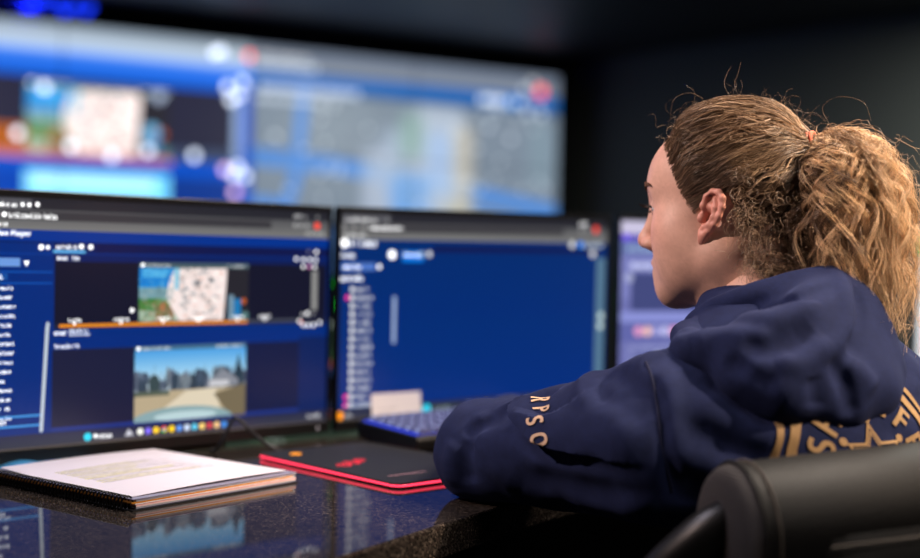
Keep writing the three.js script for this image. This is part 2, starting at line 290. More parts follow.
const mapScreen = canvasTexture(1280, 720, (g) => {
  const r = rng(31);
  rect(g, 0, 0, 1280, 720, ink(128, 142, 158));
  rect(g, 0, 0, 1280, 52, ink(120, 132, 152)); rect(g, 0, 44, 1280, 82, ink(132, 140, 152)); 
  rect(g, 0, 80, 1280, 128, ink(20, 105, 190)); rect(g, 0, 128, 1280, 146, ink(40, 88, 140));
  for (let i = 0; i < 260; i++) { const x = r() * 1280, y = 150 + r() * 560; rect(g, x, y, x + 8 + r() * 26, y + 5 + r() * 16, [ink(120, 133, 150), ink(140, 152, 166), ink(116, 130, 144)][i % 3]); }
  g.strokeStyle = ink(84, 145, 224); g.lineCap = 'round';
  for (const [w, ...p] of [[56, -20, 370, 300, 384, 640, 420, 1300, 520], [44, 190, 140, 170, 420, 60, 740], [58, 540, 440, 600, 560, 760, 700], [40, 0, 520, 120, 530, 160, 740], [60, 860, 540, 1290, 610]]) { g.lineWidth = w; g.beginPath(); g.moveTo(p[0], p[1]); for (let i = 2; i < p.length; i += 2) g.lineTo(p[i], p[i + 1]); g.stroke(); }
  const soft = (x0, y0, x1, y1, c) => { g.globalAlpha = 0.3; for (let k = 0; k < 4; k++) { g.fillStyle = c; const e = 26 - k * 13; g.beginPath(); g.roundRect(x0 - e, y0 - e, x1 - x0 + 2 * e, y1 - y0 + 2 * e, 40); g.fill(); } g.globalAlpha = 1; };
  for (const [x0, y0, x1, y1, c] of [[440, 330, 560, 720, ink(186, 202, 222)], [520, 260, 640, 420, ink(176, 194, 216)], [640, 170, 840, 720, ink(204, 214, 232)], [820, 230, 880, 720, ink(206, 196, 180)], [700, 260, 780, 420, ink(170, 202, 242)], [590, 200, 660, 330, ink(150, 182, 176)], [560, 420, 690, 600, ink(120, 176, 240)], [780, 520, 860, 690, ink(196, 192, 168)], [1150, 190, 1260, 420, ink(136, 158, 172)]]) soft(x0, y0, x1, y1, c);
  for (let i = 0; i < 44; i++) dot(g, 20 + r() * 1240, 160 + r() * 540, 7, ink(220, 230, 240, 1.4));
  for (let i = 0; i < 15; i++) dot(g, 30 + i * 26, 136, 12, ink(205, 220, 245, 1.1)); for (let i = 0; i < 9; i++) dot(g, 20 + i * 26, 62, 11, ink(205, 218, 235, 1.3)); for (let i = 0; i < 7; i++) dot(g, 24 + i * 36, 176, 10, ink(200, 215, 235, 1.3));
  type(g, 30, 160, 250, 22, ink(220, 228, 240), 3); type(g, 20, 20, 180, 20, SOFT, 4);
  dot(g, 1196, 62, 22, ink(255, 60, 50, 2)); dot(g, 1160, 30, 13, SOFT); for (const x of [930, 960, 990, 1020, 1060, 1100]) dot(g, x, 112, 14, x === 1060 ? ink(60, 160, 250, 1.6) : ink(220, 230, 245, 1.6)); for (const [x, y] of [[1120, 60], [1000, 140], [1180, 120], [960, 210], [1060, 250], [1140, 150], [1200, 150]]) dot(g, x, y, 12, ink(205, 215, 230, 1.4));
});
const wallScreen = canvasTexture(960, 540, (g) => {
  g.scale(0.5, 0.5);
  rect(g, 0, 0, 1920, 1080, ink(0, 62, 165));
  const gr = g.createLinearGradient(0, 0, 0, 250); gr.addColorStop(0, ink(130, 145, 160)); gr.addColorStop(0.3, ink(170, 185, 200)); gr.addColorStop(0.46, ink(165, 190, 230)); gr.addColorStop(0.56, ink(60, 120, 225)); gr.addColorStop(1, ink(0, 78, 190));
  g.fillStyle = gr; g.fillRect(0, 0, 1920, 250);
  rect(g, 0, 250, 1840, 590, ink(38, 38, 58)); rect(g, 1836, 240, 1920, 1080, ink(0, 66, 175)); aerial(g, 800, 268, 680, 322); dot(g, 1400, 470, 30, ink(120, 190, 235)); dot(g, 1430, 300, 26, ink(180, 195, 225));
  rect(g, 500, 480, 800, 590, ink(170, 90, 30)); rect(g, 500, 590, 1500, 622, ink(190, 110, 120)); rect(g, 500, 622, 1920, 680, ink(0, 74, 185)); rect(g, 1480, 540, 1830, 600, ink(60, 72, 100));
  rect(g, 790, 676, 1490, 1000, ink(110, 205, 245, 1.1)); rect(g, 820, 690, 1420, 760, ink(170, 230, 250, 1.1)); rect(g, 1490, 680, 1860, 1000, ink(10, 50, 130));
  rect(g, 1826, 285, 1866, 585, ink(150, 175, 215));
  for (const [x, y, c] of [[1720, 60], [1750, 50], [1905, 60, 1], [1790, 226], [1870, 196], [1810, 284], [1850, 262], [1618, 570], [1783, 630, 2], [1850, 616], [1888, 660], [1837, 740, 2], [1830, 650], [1000, 560], [880, 300], [1200, 596], [1380, 560], [760, 520]]) dot(g, x, y, 21, c === 1 ? ink(255, 80, 70, 2) : c === 2 ? ink(235, 190, 225, 2) : ink(225, 236, 255, 2));
});
const lavenderScreen = canvasTexture(1280, 720, (g) => {
  rect(g, 0, 0, 1280, 720, ink(112, 116, 178)); rect(g, 0, 0, 1280, 56, ink(206, 200, 228)); rect(g, 0, 56, 1280, 84, ink(88, 84, 168)); rect(g, 0, 84, 1280, 140, ink(104, 118, 176));
  dot(g, 30, 70, 16, ink(110, 80, 220, 1.3)); dot(g, 70, 74, 12, ink(120, 90, 220)); type(g, 40, 100, 320, 26, ink(170, 195, 225), 3);
  rect(g, 0, 150, 1280, 320, ink(124, 128, 190)); rect(g, 60, 214, 1280, 372, ink(68, 74, 126)); for (let i = 0; i < 9; i++) dot(g, 70 + i * 42, 186, 16, i === 4 ? ink(220, 170, 220, 1.3) : ink(185, 190, 232, 1.2)); dot(g, 50, 236, 20, ink(170, 176, 214)); type(g, 70, 170, 300, 30, ink(190, 195, 235), 5);
  rect(g, 0, 376, 1280, 420, ink(140, 146, 214)); rect(g, 0, 420, 1280, 500, ink(98, 104, 170)); for (let i = 0; i < 10; i++) dot(g, 100 + i * 44, 456, 20, [ink(225, 150, 190, 1.2), ink(240, 190, 180, 1.2), ink(170, 170, 230), ink(190, 190, 235, 1.2)][i % 4]); rect(g, 330, 430, 380, 490, ink(215, 220, 245, 1.1));
  for (let i = 0; i < 6; i++) type(g, 50, 510 + i * 32, 260 + 30 * (i % 3), 20, ink(165, 170, 215), 9 + i); rect(g, 80, 540, 700, 600, ink(104, 110, 166)); dot(g, 200, 560, 20, ink(170, 176, 214));
  rect(g, 0, 660, 1280, 720, ink(90, 96, 150));
});
const brightScreen = canvasTexture(960, 540, (g) => {
  rect(g, 0, 0, 960, 540, ink(232, 238, 242, 1.15)); rect(g, 0, 0, 960, 40, ink(120, 135, 160)); rect(g, 0, 40, 120, 110, ink(120, 205, 100, 1.2)); rect(g, 120, 40, 960, 90, ink(210, 230, 220));
  rect(g, 20, 300, 300, 420, ink(240, 150, 165, 1.1)); for (let i = 0; i < 8; i++) dot(g, 40 + i * 30, 350 + (i % 3) * 20, 12, ink(230, 70, 90, 1.2)); rect(g, 0, 470, 960, 540, ink(60, 180, 225)); for (let i = 0; i < 6; i++) type(g, 40, 150 + i * 24, 380, 12, ink(150, 160, 170), i);
});
const sideScreen = canvasTexture(640, 360, (g) => {
  rect(g, 0, 0, 640, 360, ink(16, 22, 34)); const q = g.createLinearGradient(0, 0, 0, 118); q.addColorStop(0, ink(90, 130, 190)); q.addColorStop(1, ink(50, 84, 130)); g.fillStyle = q; g.fillRect(0, 0, 640, 116);
  for (let i = 0; i < 32; i++) { dot(g, 10 + i * 20, 134, 8, ink(20, 170, 40, 1.2)); rect(g, i * 20, 172, i * 20 + 10, 198, ink(40, 235, 60, 1.5)); }
  rect(g, 0, 226, 640, 312, ink(52, 74, 58)); for (let i = 0; i < 90; i++) dot(g, (i * 97) % 640, 232 + ((i * 53) % 76), 6, [ink(200, 215, 205), ink(70, 130, 76)][i % 2]); rect(g, 0, 318, 640, 334, ink(200, 110, 110)); rect(g, 0, 340, 640, 350, ink(40, 100, 180));
});
const screenMat = (map, k = 1) => std(0x020203, 0.28, { emissive: 0xffffff, emissiveMap: map, emissiveIntensity: GLOW * k });

// ------------------------------------------------------------------ monitors
const plastic = std(0x0c0c0e, 0.38), darkMetal = std(0x16171a, 0.35, { metalness: 0.7 });
function monitor(label, screen, { x, y, z, yaw, tilt = 0, roll = 0 }, glow, w = 0.598, h = 0.336, foot = DESK) {
  const t = thing('monitor', label, 'monitor', [x, foot, z], yaw, 'desk monitors');
  const at = (m) => { m.position.y = y - foot; m.rotation.set(tilt, 0, roll); return m; };
  const o = new THREE.Shape(), i = new THREE.Path(), s = 0.0025, b = 0.0162, k = 0.0075;
  o.moveTo(-w / 2 - s, -h / 2 - b); o.lineTo(w / 2 + s, -h / 2 - b); o.lineTo(w / 2 + s, h / 2 + k); o.lineTo(-w / 2 - s, h / 2 + k); o.closePath();
  i.moveTo(-w / 2, -h / 2); i.lineTo(-w / 2, h / 2); i.lineTo(w / 2, h / 2); i.lineTo(w / 2, -h / 2); i.closePath();
  o.holes.push(i);
  const bezel = at(part('bezel', new THREE.ExtrudeGeometry(o, { depth: 0.01, bevelEnabled: true, bevelSize: 0.0012, bevelThickness: 0.0012, bevelSegments: 2 }).translate(0, 0, -0.0085), plastic, t));
  const shell = at(part('back_shell', merge([box(w + 2 * s - 0.004, h + b + k - 0.004, 0.012, 0, (k - b) / 2, -0.0145, 0.003), box(w * 0.5, h * 0.55, 0.03, 0, -0.01, -0.034, 0.012)]), plastic, t));
  at(part('screen', new THREE.PlaneGeometry(w, h).translate(0, 0, -0.002), screenMat(screen), t));
  at(part('power_light', new THREE.CylinderGeometry(0.0014, 0.0014, 0.001, 12).rotateX(Math.PI / 2).translate(w / 2 - 0.02, -h / 2 - b * 0.55, 0.003), std(0x333333, 0.4, { emissive: 0xd8c8cc, emissiveIntensity: 1.6 }), t));
  part('stand_neck', merge([box(0.055, y - foot - 0.005, 0.018, 0, (y - foot) / 2 + 0.002, -0.062, 0.006)]), darkMetal, t);
  part('stand_foot', box(0.24, 0.006, 0.16, 0, 0.0032, -0.095, 0.0026), darkMetal, t);
  const l = new THREE.RectAreaLight(glow[0], glow[1], w, h);
  l.name = 'screen_light';
  l.position.set(x + Math.sin(yaw) * 0.012, y, z + Math.cos(yaw) * 0.012);
  l.rotation.set(0, yaw + Math.PI, 0);
  l.userData.of = t.name;
  screenLights.push(l);
  return t;
}
const screenLights = [];
const mid = (o, yaw, half) => ({ x: o[0] + Math.cos(yaw) * half, y: o[1], z: o[2] - Math.sin(yaw) * half, yaw });
monitor('monitor nearest the spiral notebook, showing a video player with two pictures', playerScreen, mid([-0.2096, 0.9375, -2.0461], R(43.77), -0.299), [0x4a78d0, 0.1]);
monitor('monitor behind the white card, showing a blue window with a list down its left', listScreen, { x: 0.0421, y: 0.9408, z: -2.2281, yaw: R(38.11), tilt: R(1.23), roll: R(0.64) }, [0x2a60d0, 0.1]);
monitor('monitor with a pale lavender window, partly hidden behind the face', lavenderScreen, mid([0.298, 0.946, -2.435], R(26), 0.306), [0x8f92d8, 0.1]);
monitor('monitor with a bright white window, behind the curly ponytail', brightScreen, mid([0.905, 0.955, -2.55], R(-8), 0.306), [0xe0ecff, 0.1]);
monitor('monitor glimpsed through the narrow gap between the two blue screens', sideScreen, { x: -0.29, y: 0.935, z: -2.78, yaw: R(10) }, [0x506070, 0.05], 0.58, 0.33);

// ------------------------------------------------------------------ video wall
{
  const yaw = R(30.68), W = 1.09, H = 0.633, top = 2.278, end = [0.64, -8.602];
  const t = thing('video_wall', 'large wall of joined display panels showing blue windows and a map above the monitors', 'video wall', [end[0], 0, end[1]], yaw);
  const face = new THREE.PlaneGeometry(W - 0.006, H - 0.006);
  const shell = new RoundedBoxGeometry(W - 0.001, H - 0.001, 0.09, 2, 0.002).translate(0, 0, -0.0465);
  const mats = new Map();
  for (let c = 0; c < 5; c++) for (let r = 0; r < 2; r++) {
    const p = part('display_panel', shell, plastic, t);
    p.position.set(-(c + 0.5) * W, top - (r + 0.5) * H, 0);
    const map = c < 2 ? mapScreen : wallScreen, left = c < 2 ? c === 1 : c % 2 === 1;
    const key = (c < 2 ? 'm' : 'p') + left + r;
    if (!mats.has(key)) { const m = map.clone(); m.repeat.set(0.5, 0.5); m.offset.set(left ? 0 : 0.5, r ? 0 : 0.5); mats.set(key, screenMat(m, c < 2 ? 0.98 : 1.3)); }
    const s = part('screen', face, mats.get(key), p);
    s.position.z = 0.0006;
  }
  part('mounting_rail', merge([box(5 * W, 0.04, 0.03, -2.5 * W, top - 0.5 * H, -0.107), box(5 * W, 0.04, 0.03, -2.5 * W, top - 1.5 * H, -0.107)]), darkMetal, t);
  // blue lamp strip over it
  const b = thing('light_bar', 'strip of small blue lamps above the video wall near its left', 'light', [-2.27, 2.36, -6.83], yaw);
  part('housing', box(0.62, 0.09, 0.04, 0, 0, -0.02, 0.008), plastic, b);
  const lens = new THREE.SphereGeometry(0.021, 14, 8);
  const lm = std(0x020208, 0.4, { emissive: 0x1230e0, emissiveIntensity: 2.4 });
  for (const [x, y] of [[0.0, 0.012], [0.05, 0.024], [0.1, 0.014], [0.16, -0.012], [0.2, 0.006], [0.25, -0.016], [0.27, 0.016], [0.13, -0.026]]) part('lamp', lens, lm, b).position.set(x, y, 0.004);
  const bl = new THREE.PointLight(0x1020ff, 0.6, 0, 2);
  bl.name = 'blue_light'; bl.position.set(-2.25, 2.36, -6.74); scene.add(bl);
}
// ------------------------------------------------------------------ desk and what lies on it
{
  const granite = canvasTexture(1024, 1024, (g, w, h) => {
    const r = rng(77);
    g.fillStyle = '#2b2421'; g.fillRect(0, 0, w, h);
    for (let i = 0; i < 52000; i++) { const k = r(), s = 1.2 + r() * 4.2; const v = k < 0.5 ? 18 + r() * 20 : k < 0.9 ? 44 + r() * 34 : 74 + r() * 40; g.fillStyle = `rgb(${v},${v * 0.9},${v * 0.82})`; g.beginPath(); g.ellipse(r() * w, r() * h, s, s * (0.4 + 0.6 * r()), r() * 3, 0, 7); g.fill(); }
  });
  granite.wrapS = granite.wrapT = THREE.RepeatWrapping;
  granite.repeat.set(3.6, 3.6);
  const stone = phy({ color: 0xffffff, map: granite, roughness: 0.035, ior: 1.5, specularIntensity: 0.4 });
  const t = thing('desk', 'polished black granite desk top with a curved front edge on dark pedestals', 'desk', [0, 0, 0]);
  const s = new THREE.Shape();
  s.moveTo(-0.62, 0.36); s.lineTo(0.047, 1.483); s.bezierCurveTo(0.14, 1.63, 0.25, 1.78, 0.5, 1.93); s.bezierCurveTo(0.8, 2.06, 1.1, 2.1, 1.5, 2.1); s.lineTo(2.3, 2.1); s.lineTo(2.3, 3.15); s.lineTo(-0.5, 3.15); s.lineTo(-1.75, 1.95); s.lineTo(-1.75, 0.36); s.closePath();
  part('desk_top', new THREE.ExtrudeGeometry(s, { depth: 0.03, bevelEnabled: true, bevelSize: 0.004, bevelThickness: 0.004, bevelSegments: 3, curveSegments: 24 }).translate(0, 0, 0).rotateX(-Math.PI / 2).translate(0, DESK - 0.034, 0), stone, t);
  const wood = std(0x101013, 0.6);
  for (const [x, z, w, d] of [[-1.35, -0.75, 0.5, 0.55], [-0.95, -1.85, 0.5, 0.5], [0.35, -2.75, 0.6, 0.55], [1.8, -2.65, 0.5, 0.7]]) part('pedestal', box(w, DESK - 0.038, d, x, (DESK - 0.038) / 2, z, 0.006), wood, t);
  part('modesty_panel', box(2.2, 0.45, 0.02, 0.6, 0.5, -3.05), wood, t);
}
// spiral notebook with a loose printed page on top
{
  const W = 0.25, D = 0.28;
  const n = thing('notebook', 'spiral-bound stack of papers with yellow highlighted text, lying by the desk edge', 'notebook', [-0.361, DESK, -1.412], R(52));
  const page = canvasTexture(1024, 1290, (g, w, h) => {
    g.fillStyle = '#e2dde8'; g.fillRect(0, 0, w, h);
    const r = rng(3);
    for (let i = 0; i < 22; i++) {
      const y = 330 + i * 24, x = 130, l = i % 6 === 5 ? 400 : 600 + r() * 150;
      if ([1, 3, 6, 8, 11, 13, 14, 18, 20].includes(i)) { g.fillStyle = 'rgba(232,226,84,0.7)'; g.fillRect(x - 6, y - 3, l * (0.6 + 0.4 * r()) + 10, 16); }
      type(g, x, y, l, 13, '#3d3c44', 90 + i);
    }
  });
  const cover = std(0x14151b, 0.5), white = std(0xd9d4e0, 0.8);
  part('back_cover', box(W + 0.006, 0.0014, D + 0.006, W / 2 + 0.004, 0.0008, -D / 2), cover, n);
  const R0 = rng(9);
  const tones = [0x2b3044, 0x8d8aa0, 0xb8c2c4, 0xd9bfc4, 0xe2b3b0, 0xcf9fa4, 0xe9e6ee, 0xd8862a, 0xe59b2b, 0xe9e6ee, 0xbdbacb, 0xe9e6ee];
  tones.forEach((c, i) => {
    const g = box(W - 0.004 + R0() * 0.003, 0.00085, D - 0.002 + R0() * 0.002, W / 2 + (i === 7 || i === 8 ? 0.001 : 0.006) + R0() * 0.0015, 0.0017 + i * 0.00094, -D / 2 + R0() * 0.001);
    part('paper_sheaf', g, std(c, 0.8), n);
  });
  // the loose top page, gently lifted
  const pg = new THREE.PlaneGeometry(0.238, 0.262, 24, 24).rotateX(-Math.PI / 2), p = pg.attributes.position;
  const lift = (u, v) => 0.0143 + 0.0022 * Math.sin(u * 2.6) + 0.004 * Math.max(0, -0.25 - v) * (1 - u) * 3;
  for (let i = 0; i < p.count; i++) { const u = p.getX(i) / 0.238 + 0.5, v = p.getZ(i) / 0.262; p.setY(i, lift(u, v)); }
  const under = pg.clone(); for (let i = 0; i < p.count; i++) under.attributes.position.setY(i, p.getY(i) - 0.0005);
  under.index.array.reverse();
  pg.computeVertexNormals(); under.computeVertexNormals();
  part('top_page', merge([pg, under]).translate(0.13, 0, -D / 2), std(0xffffff, 0.7, { map: page }), n, 'loose white page with yellow highlighted lines');
  // clear cover sheet under the page and the black coil
  part('cover_sheet', box(W + 0.004, 0.0006, D + 0.004, W / 2 + 0.004, 0.0134, -D / 2), phy({ color: 0xc9c6dc, roughness: 0.25, transmission: 0.5, thickness: 0 }), n);
  const pts = [], turns = 42, r = 0.0094;
  for (let i = 0; i <= turns * 18; i++) { const a = (i / 18) * Math.PI * 2; pts.push(V(Math.cos(a) * r * 0.72, 0.0082 + Math.sin(a) * r * 0.92, -0.004 - (i / (turns * 18)) * (D - 0.008))); }
  part('spiral_binding', new THREE.TubeGeometry(new THREE.CatmullRomCurve3(pts), turns * 16, 0.0011, 6), std(0x0a0a0d, 0.22), n);
}
// added blue sheet standing in for the video wall mirrored under the monitor
{
  const f = thing('plastic_folder', 'added bright blue sheet standing in for a reflection between the spiral notebook and the monitor', 'painted_reflection', [-0.547, DESK, -1.706], R(43.8));
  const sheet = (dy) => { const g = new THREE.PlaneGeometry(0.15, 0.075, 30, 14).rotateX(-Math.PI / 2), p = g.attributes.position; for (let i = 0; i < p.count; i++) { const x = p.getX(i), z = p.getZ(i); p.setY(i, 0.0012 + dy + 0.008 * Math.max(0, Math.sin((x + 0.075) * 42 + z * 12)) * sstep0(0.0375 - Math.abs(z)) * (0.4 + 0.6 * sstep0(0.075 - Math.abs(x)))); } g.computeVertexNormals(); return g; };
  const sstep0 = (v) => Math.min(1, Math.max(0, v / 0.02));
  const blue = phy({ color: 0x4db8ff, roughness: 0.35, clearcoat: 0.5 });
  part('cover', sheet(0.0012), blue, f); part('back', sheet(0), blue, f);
}
// lit mouse pad
{
  const W = 0.2, D = 0.31, rr = 0.016;
  const m = thing('mouse_pad', 'black gaming mouse pad with a glowing red rim, beside the sleeve', 'mouse pad', [-0.073, DESK, -1.575], R(42.5));
  const outline = (e) => { const s = new THREE.Shape(), x0 = -e, x1 = W + e, y0 = -e, y1 = D + e, q = rr + e; s.moveTo(x0 + q, y0); s.lineTo(x1 - q, y0); s.quadraticCurveTo(x1, y0, x1, y0 + q); s.lineTo(x1, y1 - q); s.quadraticCurveTo(x1, y1, x1 - q, y1); s.lineTo(x0 + q, y1); s.quadraticCurveTo(x0, y1, x0, y1 - q); s.lineTo(x0, y0 + q); s.quadraticCurveTo(x0, y0, x0 + q, y0); return s; };
  const flat = (e, d, y, bevel = 0.0006) => new THREE.ExtrudeGeometry(outline(e), { depth: d, bevelEnabled: true, bevelSize: bevel, bevelThickness: bevel, bevelSegments: 2, curveSegments: 10 }).rotateX(-Math.PI / 2).translate(0, y + bevel, 0);
  part('rubber_base', flat(-0.003, 0.001, 0.0), std(0x0b0b0c, 0.8), m);
  const redGlow = std(0x200004, 0.35, { emissive: 0xff3a58, emissiveIntensity: 2.3 });
  const e3 = outline(0).getPoints(10).map((q) => V(q.x, 0, -q.y));
  part('lit_rim', new THREE.TubeGeometry(new THREE.CatmullRomCurve3(e3, true, 'catmullrom', 0.05), 320, 0.0017, 8, true).translate(0, 0.0042, 0), redGlow, m, 'glowing red rim');
  part('pad_top', flat(0.0004, 0.0016, 0.005), std(0x1b1b1e, 0.6), m);
  const orange = std(0x301800, 0.4, { emissive: 0xff9a12, emissiveIntensity: 1.5 });
  part('power_button', new THREE.CylinderGeometry(0.0082, 0.0082, 0.0015, 24).translate(0.038, 0.0079, -0.27), orange, m, 'round orange lit button');
  const deco = std(0x3a0008, 0.5, { emissive: 0xff3040, emissiveIntensity: 0.95 });
  const stroke = (list, w) => merge(list.map(([x0, z0, x1, z1]) => box(Math.hypot(x1 - x0, z1 - z0), 0.0004, w).rotateY(-Math.atan2(z1 - z0, x1 - x0)).translate((x0 + x1) / 2, 0.0081, (z0 + z1) / 2)));
  part('logo', stroke([[0.052, -0.168, 0.066, -0.158], [0.066, -0.158, 0.076, -0.17], [0.058, -0.178, 0.072, -0.168], [0.07, -0.182, 0.088, -0.166], [0.088, -0.166, 0.096, -0.18], [0.08, -0.19, 0.1, -0.176], [0.096, -0.19, 0.108, -0.178], [0.104, -0.198, 0.116, -0.188]].map(([a, b, c, d]) => [a - 0.03, b + 0.015, c - 0.03, d + 0.015]), 0.0046), deco, m, 'red winged logo');
  const word = [], r = rng(8);
  for (let i = 0; i < 9; i++) { const x = 0.026 + i * 0.0071, z = -0.048; word.push([x, z - 0.0022, x, z + 0.0022]); word.push([x, z + (r() < 0.5 ? -0.002 : 0.002), x + 0.004, z + (r() < 0.5 ? -0.002 : 0.002)]); if (r() < 0.7) word.push([x + 0.004, z - 0.002, x + 0.004, z + 0.002]); }
  part('lettering', stroke(word, 0.0013), std(0xc79aa6, 0.6), m);
}
// keyboard with blue lit keys
{
  const W = 0.44, D = 0.14;
  const k = thing('keyboard', 'black keyboard with blue lit keys, half hidden behind the sleeve', 'keyboard', [-0.057, DESK, -1.862], R(43.8));
  const prof = new THREE.Shape(); // side view: x = depth, y = height
  prof.moveTo(0.004, 0.008); prof.lineTo(0.0, 0.019); prof.quadraticCurveTo(0.001, 0.025, 0.006, 0.0255); prof.lineTo(D - 0.006, 0.0345); prof.quadraticCurveTo(D, 0.034, D, 0.029); prof.lineTo(D - 0.006, 0.012); prof.lineTo(0.05, 0.0012); prof.lineTo(0.014, 0.001); prof.closePath();
  const body = new THREE.ExtrudeGeometry(prof, { depth: W, bevelEnabled: true, bevelSize: 0.0015, bevelThickness: 0.0015, bevelSegments: 2 }).rotateY(Math.PI / 2);
  part('case', body, std(0x0d0d10, 0.4), k);
  const slope = Math.atan2(0.009, D - 0.012), deck = (z) => 0.0255 + (-z - 0.006) * Math.tan(slope);
  const lit = std(0x04081a, 0.5, { emissive: 0x1840ff, emissiveIntensity: 0.95 });
  part('lit_plate', box(W - 0.008, 0.001, D - 0.016).rotateX(slope).translate(W / 2, deck(-D / 2) + 0.0018, -D / 2), lit, k, 'blue glowing plate between the keys');
  for (const x of [0.05, W - 0.05]) part('rear_foot', box(0.05, 0.013, 0.01, x, 0.0065, -0.125), plastic, k);
  const top = canvasTexture(64, 64, (g) => { g.fillStyle = '#0c1240'; g.fillRect(0, 0, 64, 64); g.strokeStyle = '#c4ceff'; g.lineWidth = 6; g.beginPath(); g.moveTo(20, 46); g.lineTo(20, 18); g.lineTo(42, 18); g.lineTo(42, 34); g.lineTo(24, 34); g.stroke(); });
  const keyM = std(0x3a3c58, 0.55, { emissive: 0xffffff, emissiveMap: top, emissiveIntensity: 1.0 });
  const cap = (w) => { const g = new THREE.CylinderGeometry(0.5, 0.62, 1, 4, 1).rotateY(Math.PI / 4); g.scale(Math.SQRT2 * w * 0.8, 0.008, Math.SQRT2 * 0.0185 * 0.8); return g.toNonIndexed(); };
  const caps = new Map();
  const rows = [22, 22, 22, 21, 21, 15];
  rows.forEach((n, r) => {
    const z = -(0.1185 - r * 0.0203), u = (W - 0.02) / n;
    const kk = u.toFixed(4);
    if (!caps.has(kk)) { const g = cap(u - 0.0022); g.computeVertexNormals(); caps.set(kk, g); }
    for (let i = 0; i < n; i++) { const m = part('key', caps.get(kk), keyM, k); m.position.set(0.01 + (i + 0.5) * u, deck(z) + 0.0058, z); m.rotation.x = slope; }
  });
}
// white card leaning on the screen
{
  const c = thing('paper_card', 'small white card propped upright behind the keyboard against the screen', 'card', [-0.136, DESK, -2.068], R(38.1));
  const print = canvasTexture(512, 300, (g) => { g.fillStyle = '#f3ecf2'; g.fillRect(0, 0, 512, 300); for (let i = 0; i < 3; i++) type(g, 60, 110 + i * 38, 190 - i * 30, 16, '#b9b2bb', 30 + i); });
  const g = box(0.1, 0.066, 0.0006, 0.05, 0.033, 0);
  const m = part('card_sheet', g, std(0x8d868c, 0.8), c);
  m.rotation.x = R(-9);
  const f = part('printed_face', new THREE.PlaneGeometry(0.0995, 0.0655).translate(0.05, 0.033, 0.0005), std(0xffffff, 0.8, { map: print }), c);
  f.rotation.x = R(-9);
}
// cable looping up in front of the screen
{
  const pts = [[-0.355, 0.75, -1.85], [-0.347, 0.752, -1.838], [-0.335, 0.77, -1.83], [-0.323, 0.795, -1.823], [-0.3165, 0.8015, -1.82], [-0.307, 0.794, -1.823], [-0.284, 0.77, -1.832], [-0.258, 0.753, -1.838], [-0.246, 0.7497, -1.84], [-0.23, 0.7497, -1.84]].map((p) => V(...p));
  const c = thing('cable', 'thin black cable arching up in front of the video player screen', 'cable', [0, 0, 0]);
  part('cord', new THREE.TubeGeometry(new THREE.CatmullRomCurve3(pts), 80, 0.0026, 8), std(0x34353a, 0.4), c);
  part('plug', box(0.012, 0.005, 0.008, -0.226, 0.7495, -1.84, 0.0015), plastic, c);
}
// ------------------------------------------------------------------ solid modelling: distance fields meshed by surface nets
const len = Math.hypot, clamp = (v, a, b) => (v < a ? a : v > b ? b : v), mix = (a, b, t) => a + (b - a) * t, sstep = (a, b, v) => { const t = clamp((v - a) / (b - a), 0, 1); return t * t * (3 - 2 * t); };
const smin = (a, b, k) => { const h = Math.max(k - Math.abs(a - b), 0) / k; return Math.min(a, b) - h * h * k * 0.25; };
const smax = (a, b, k) => -smin(-a, -b, k);
const sphere = (x, y, z, c, r) => len(x - c[0], y - c[1], z - c[2]) - r;
function ellipsoid(x, y, z, c, r) { const a = (x - c[0]) / r[0], b = (y - c[1]) / r[1], d = (z - c[2]) / r[2], k0 = len(a, b, d), k1 = len(a / r[0], b / r[1], d / r[2]); return k1 < 1e-9 ? -Math.min(...r) : (k0 * (k0 - 1)) / k1; }
function capsule(x, y, z, a, b, ra, rb) {                         // tapered
  const bx = b[0] - a[0], by = b[1] - a[1], bz = b[2] - a[2], px = x - a[0], py = y - a[1], pz = z - a[2];
  const t = clamp((px * bx + py * by + pz * bz) / (bx * bx + by * by + bz * bz), 0, 1);
  return len(px - bx * t, py - by * t, pz - bz * t) - (ra + (rb - ra) * t);
}
function chain(x, y, z, pts, k) { let d = 9; for (let i = 0; i + 1 < pts.length; i++) d = k ? smin(d, capsule(x, y, z, pts[i], pts[i + 1], pts[i][3], pts[i + 1][3]), k) : Math.min(d, capsule(x, y, z, pts[i], pts[i + 1], pts[i][3], pts[i + 1][3])); return d; }
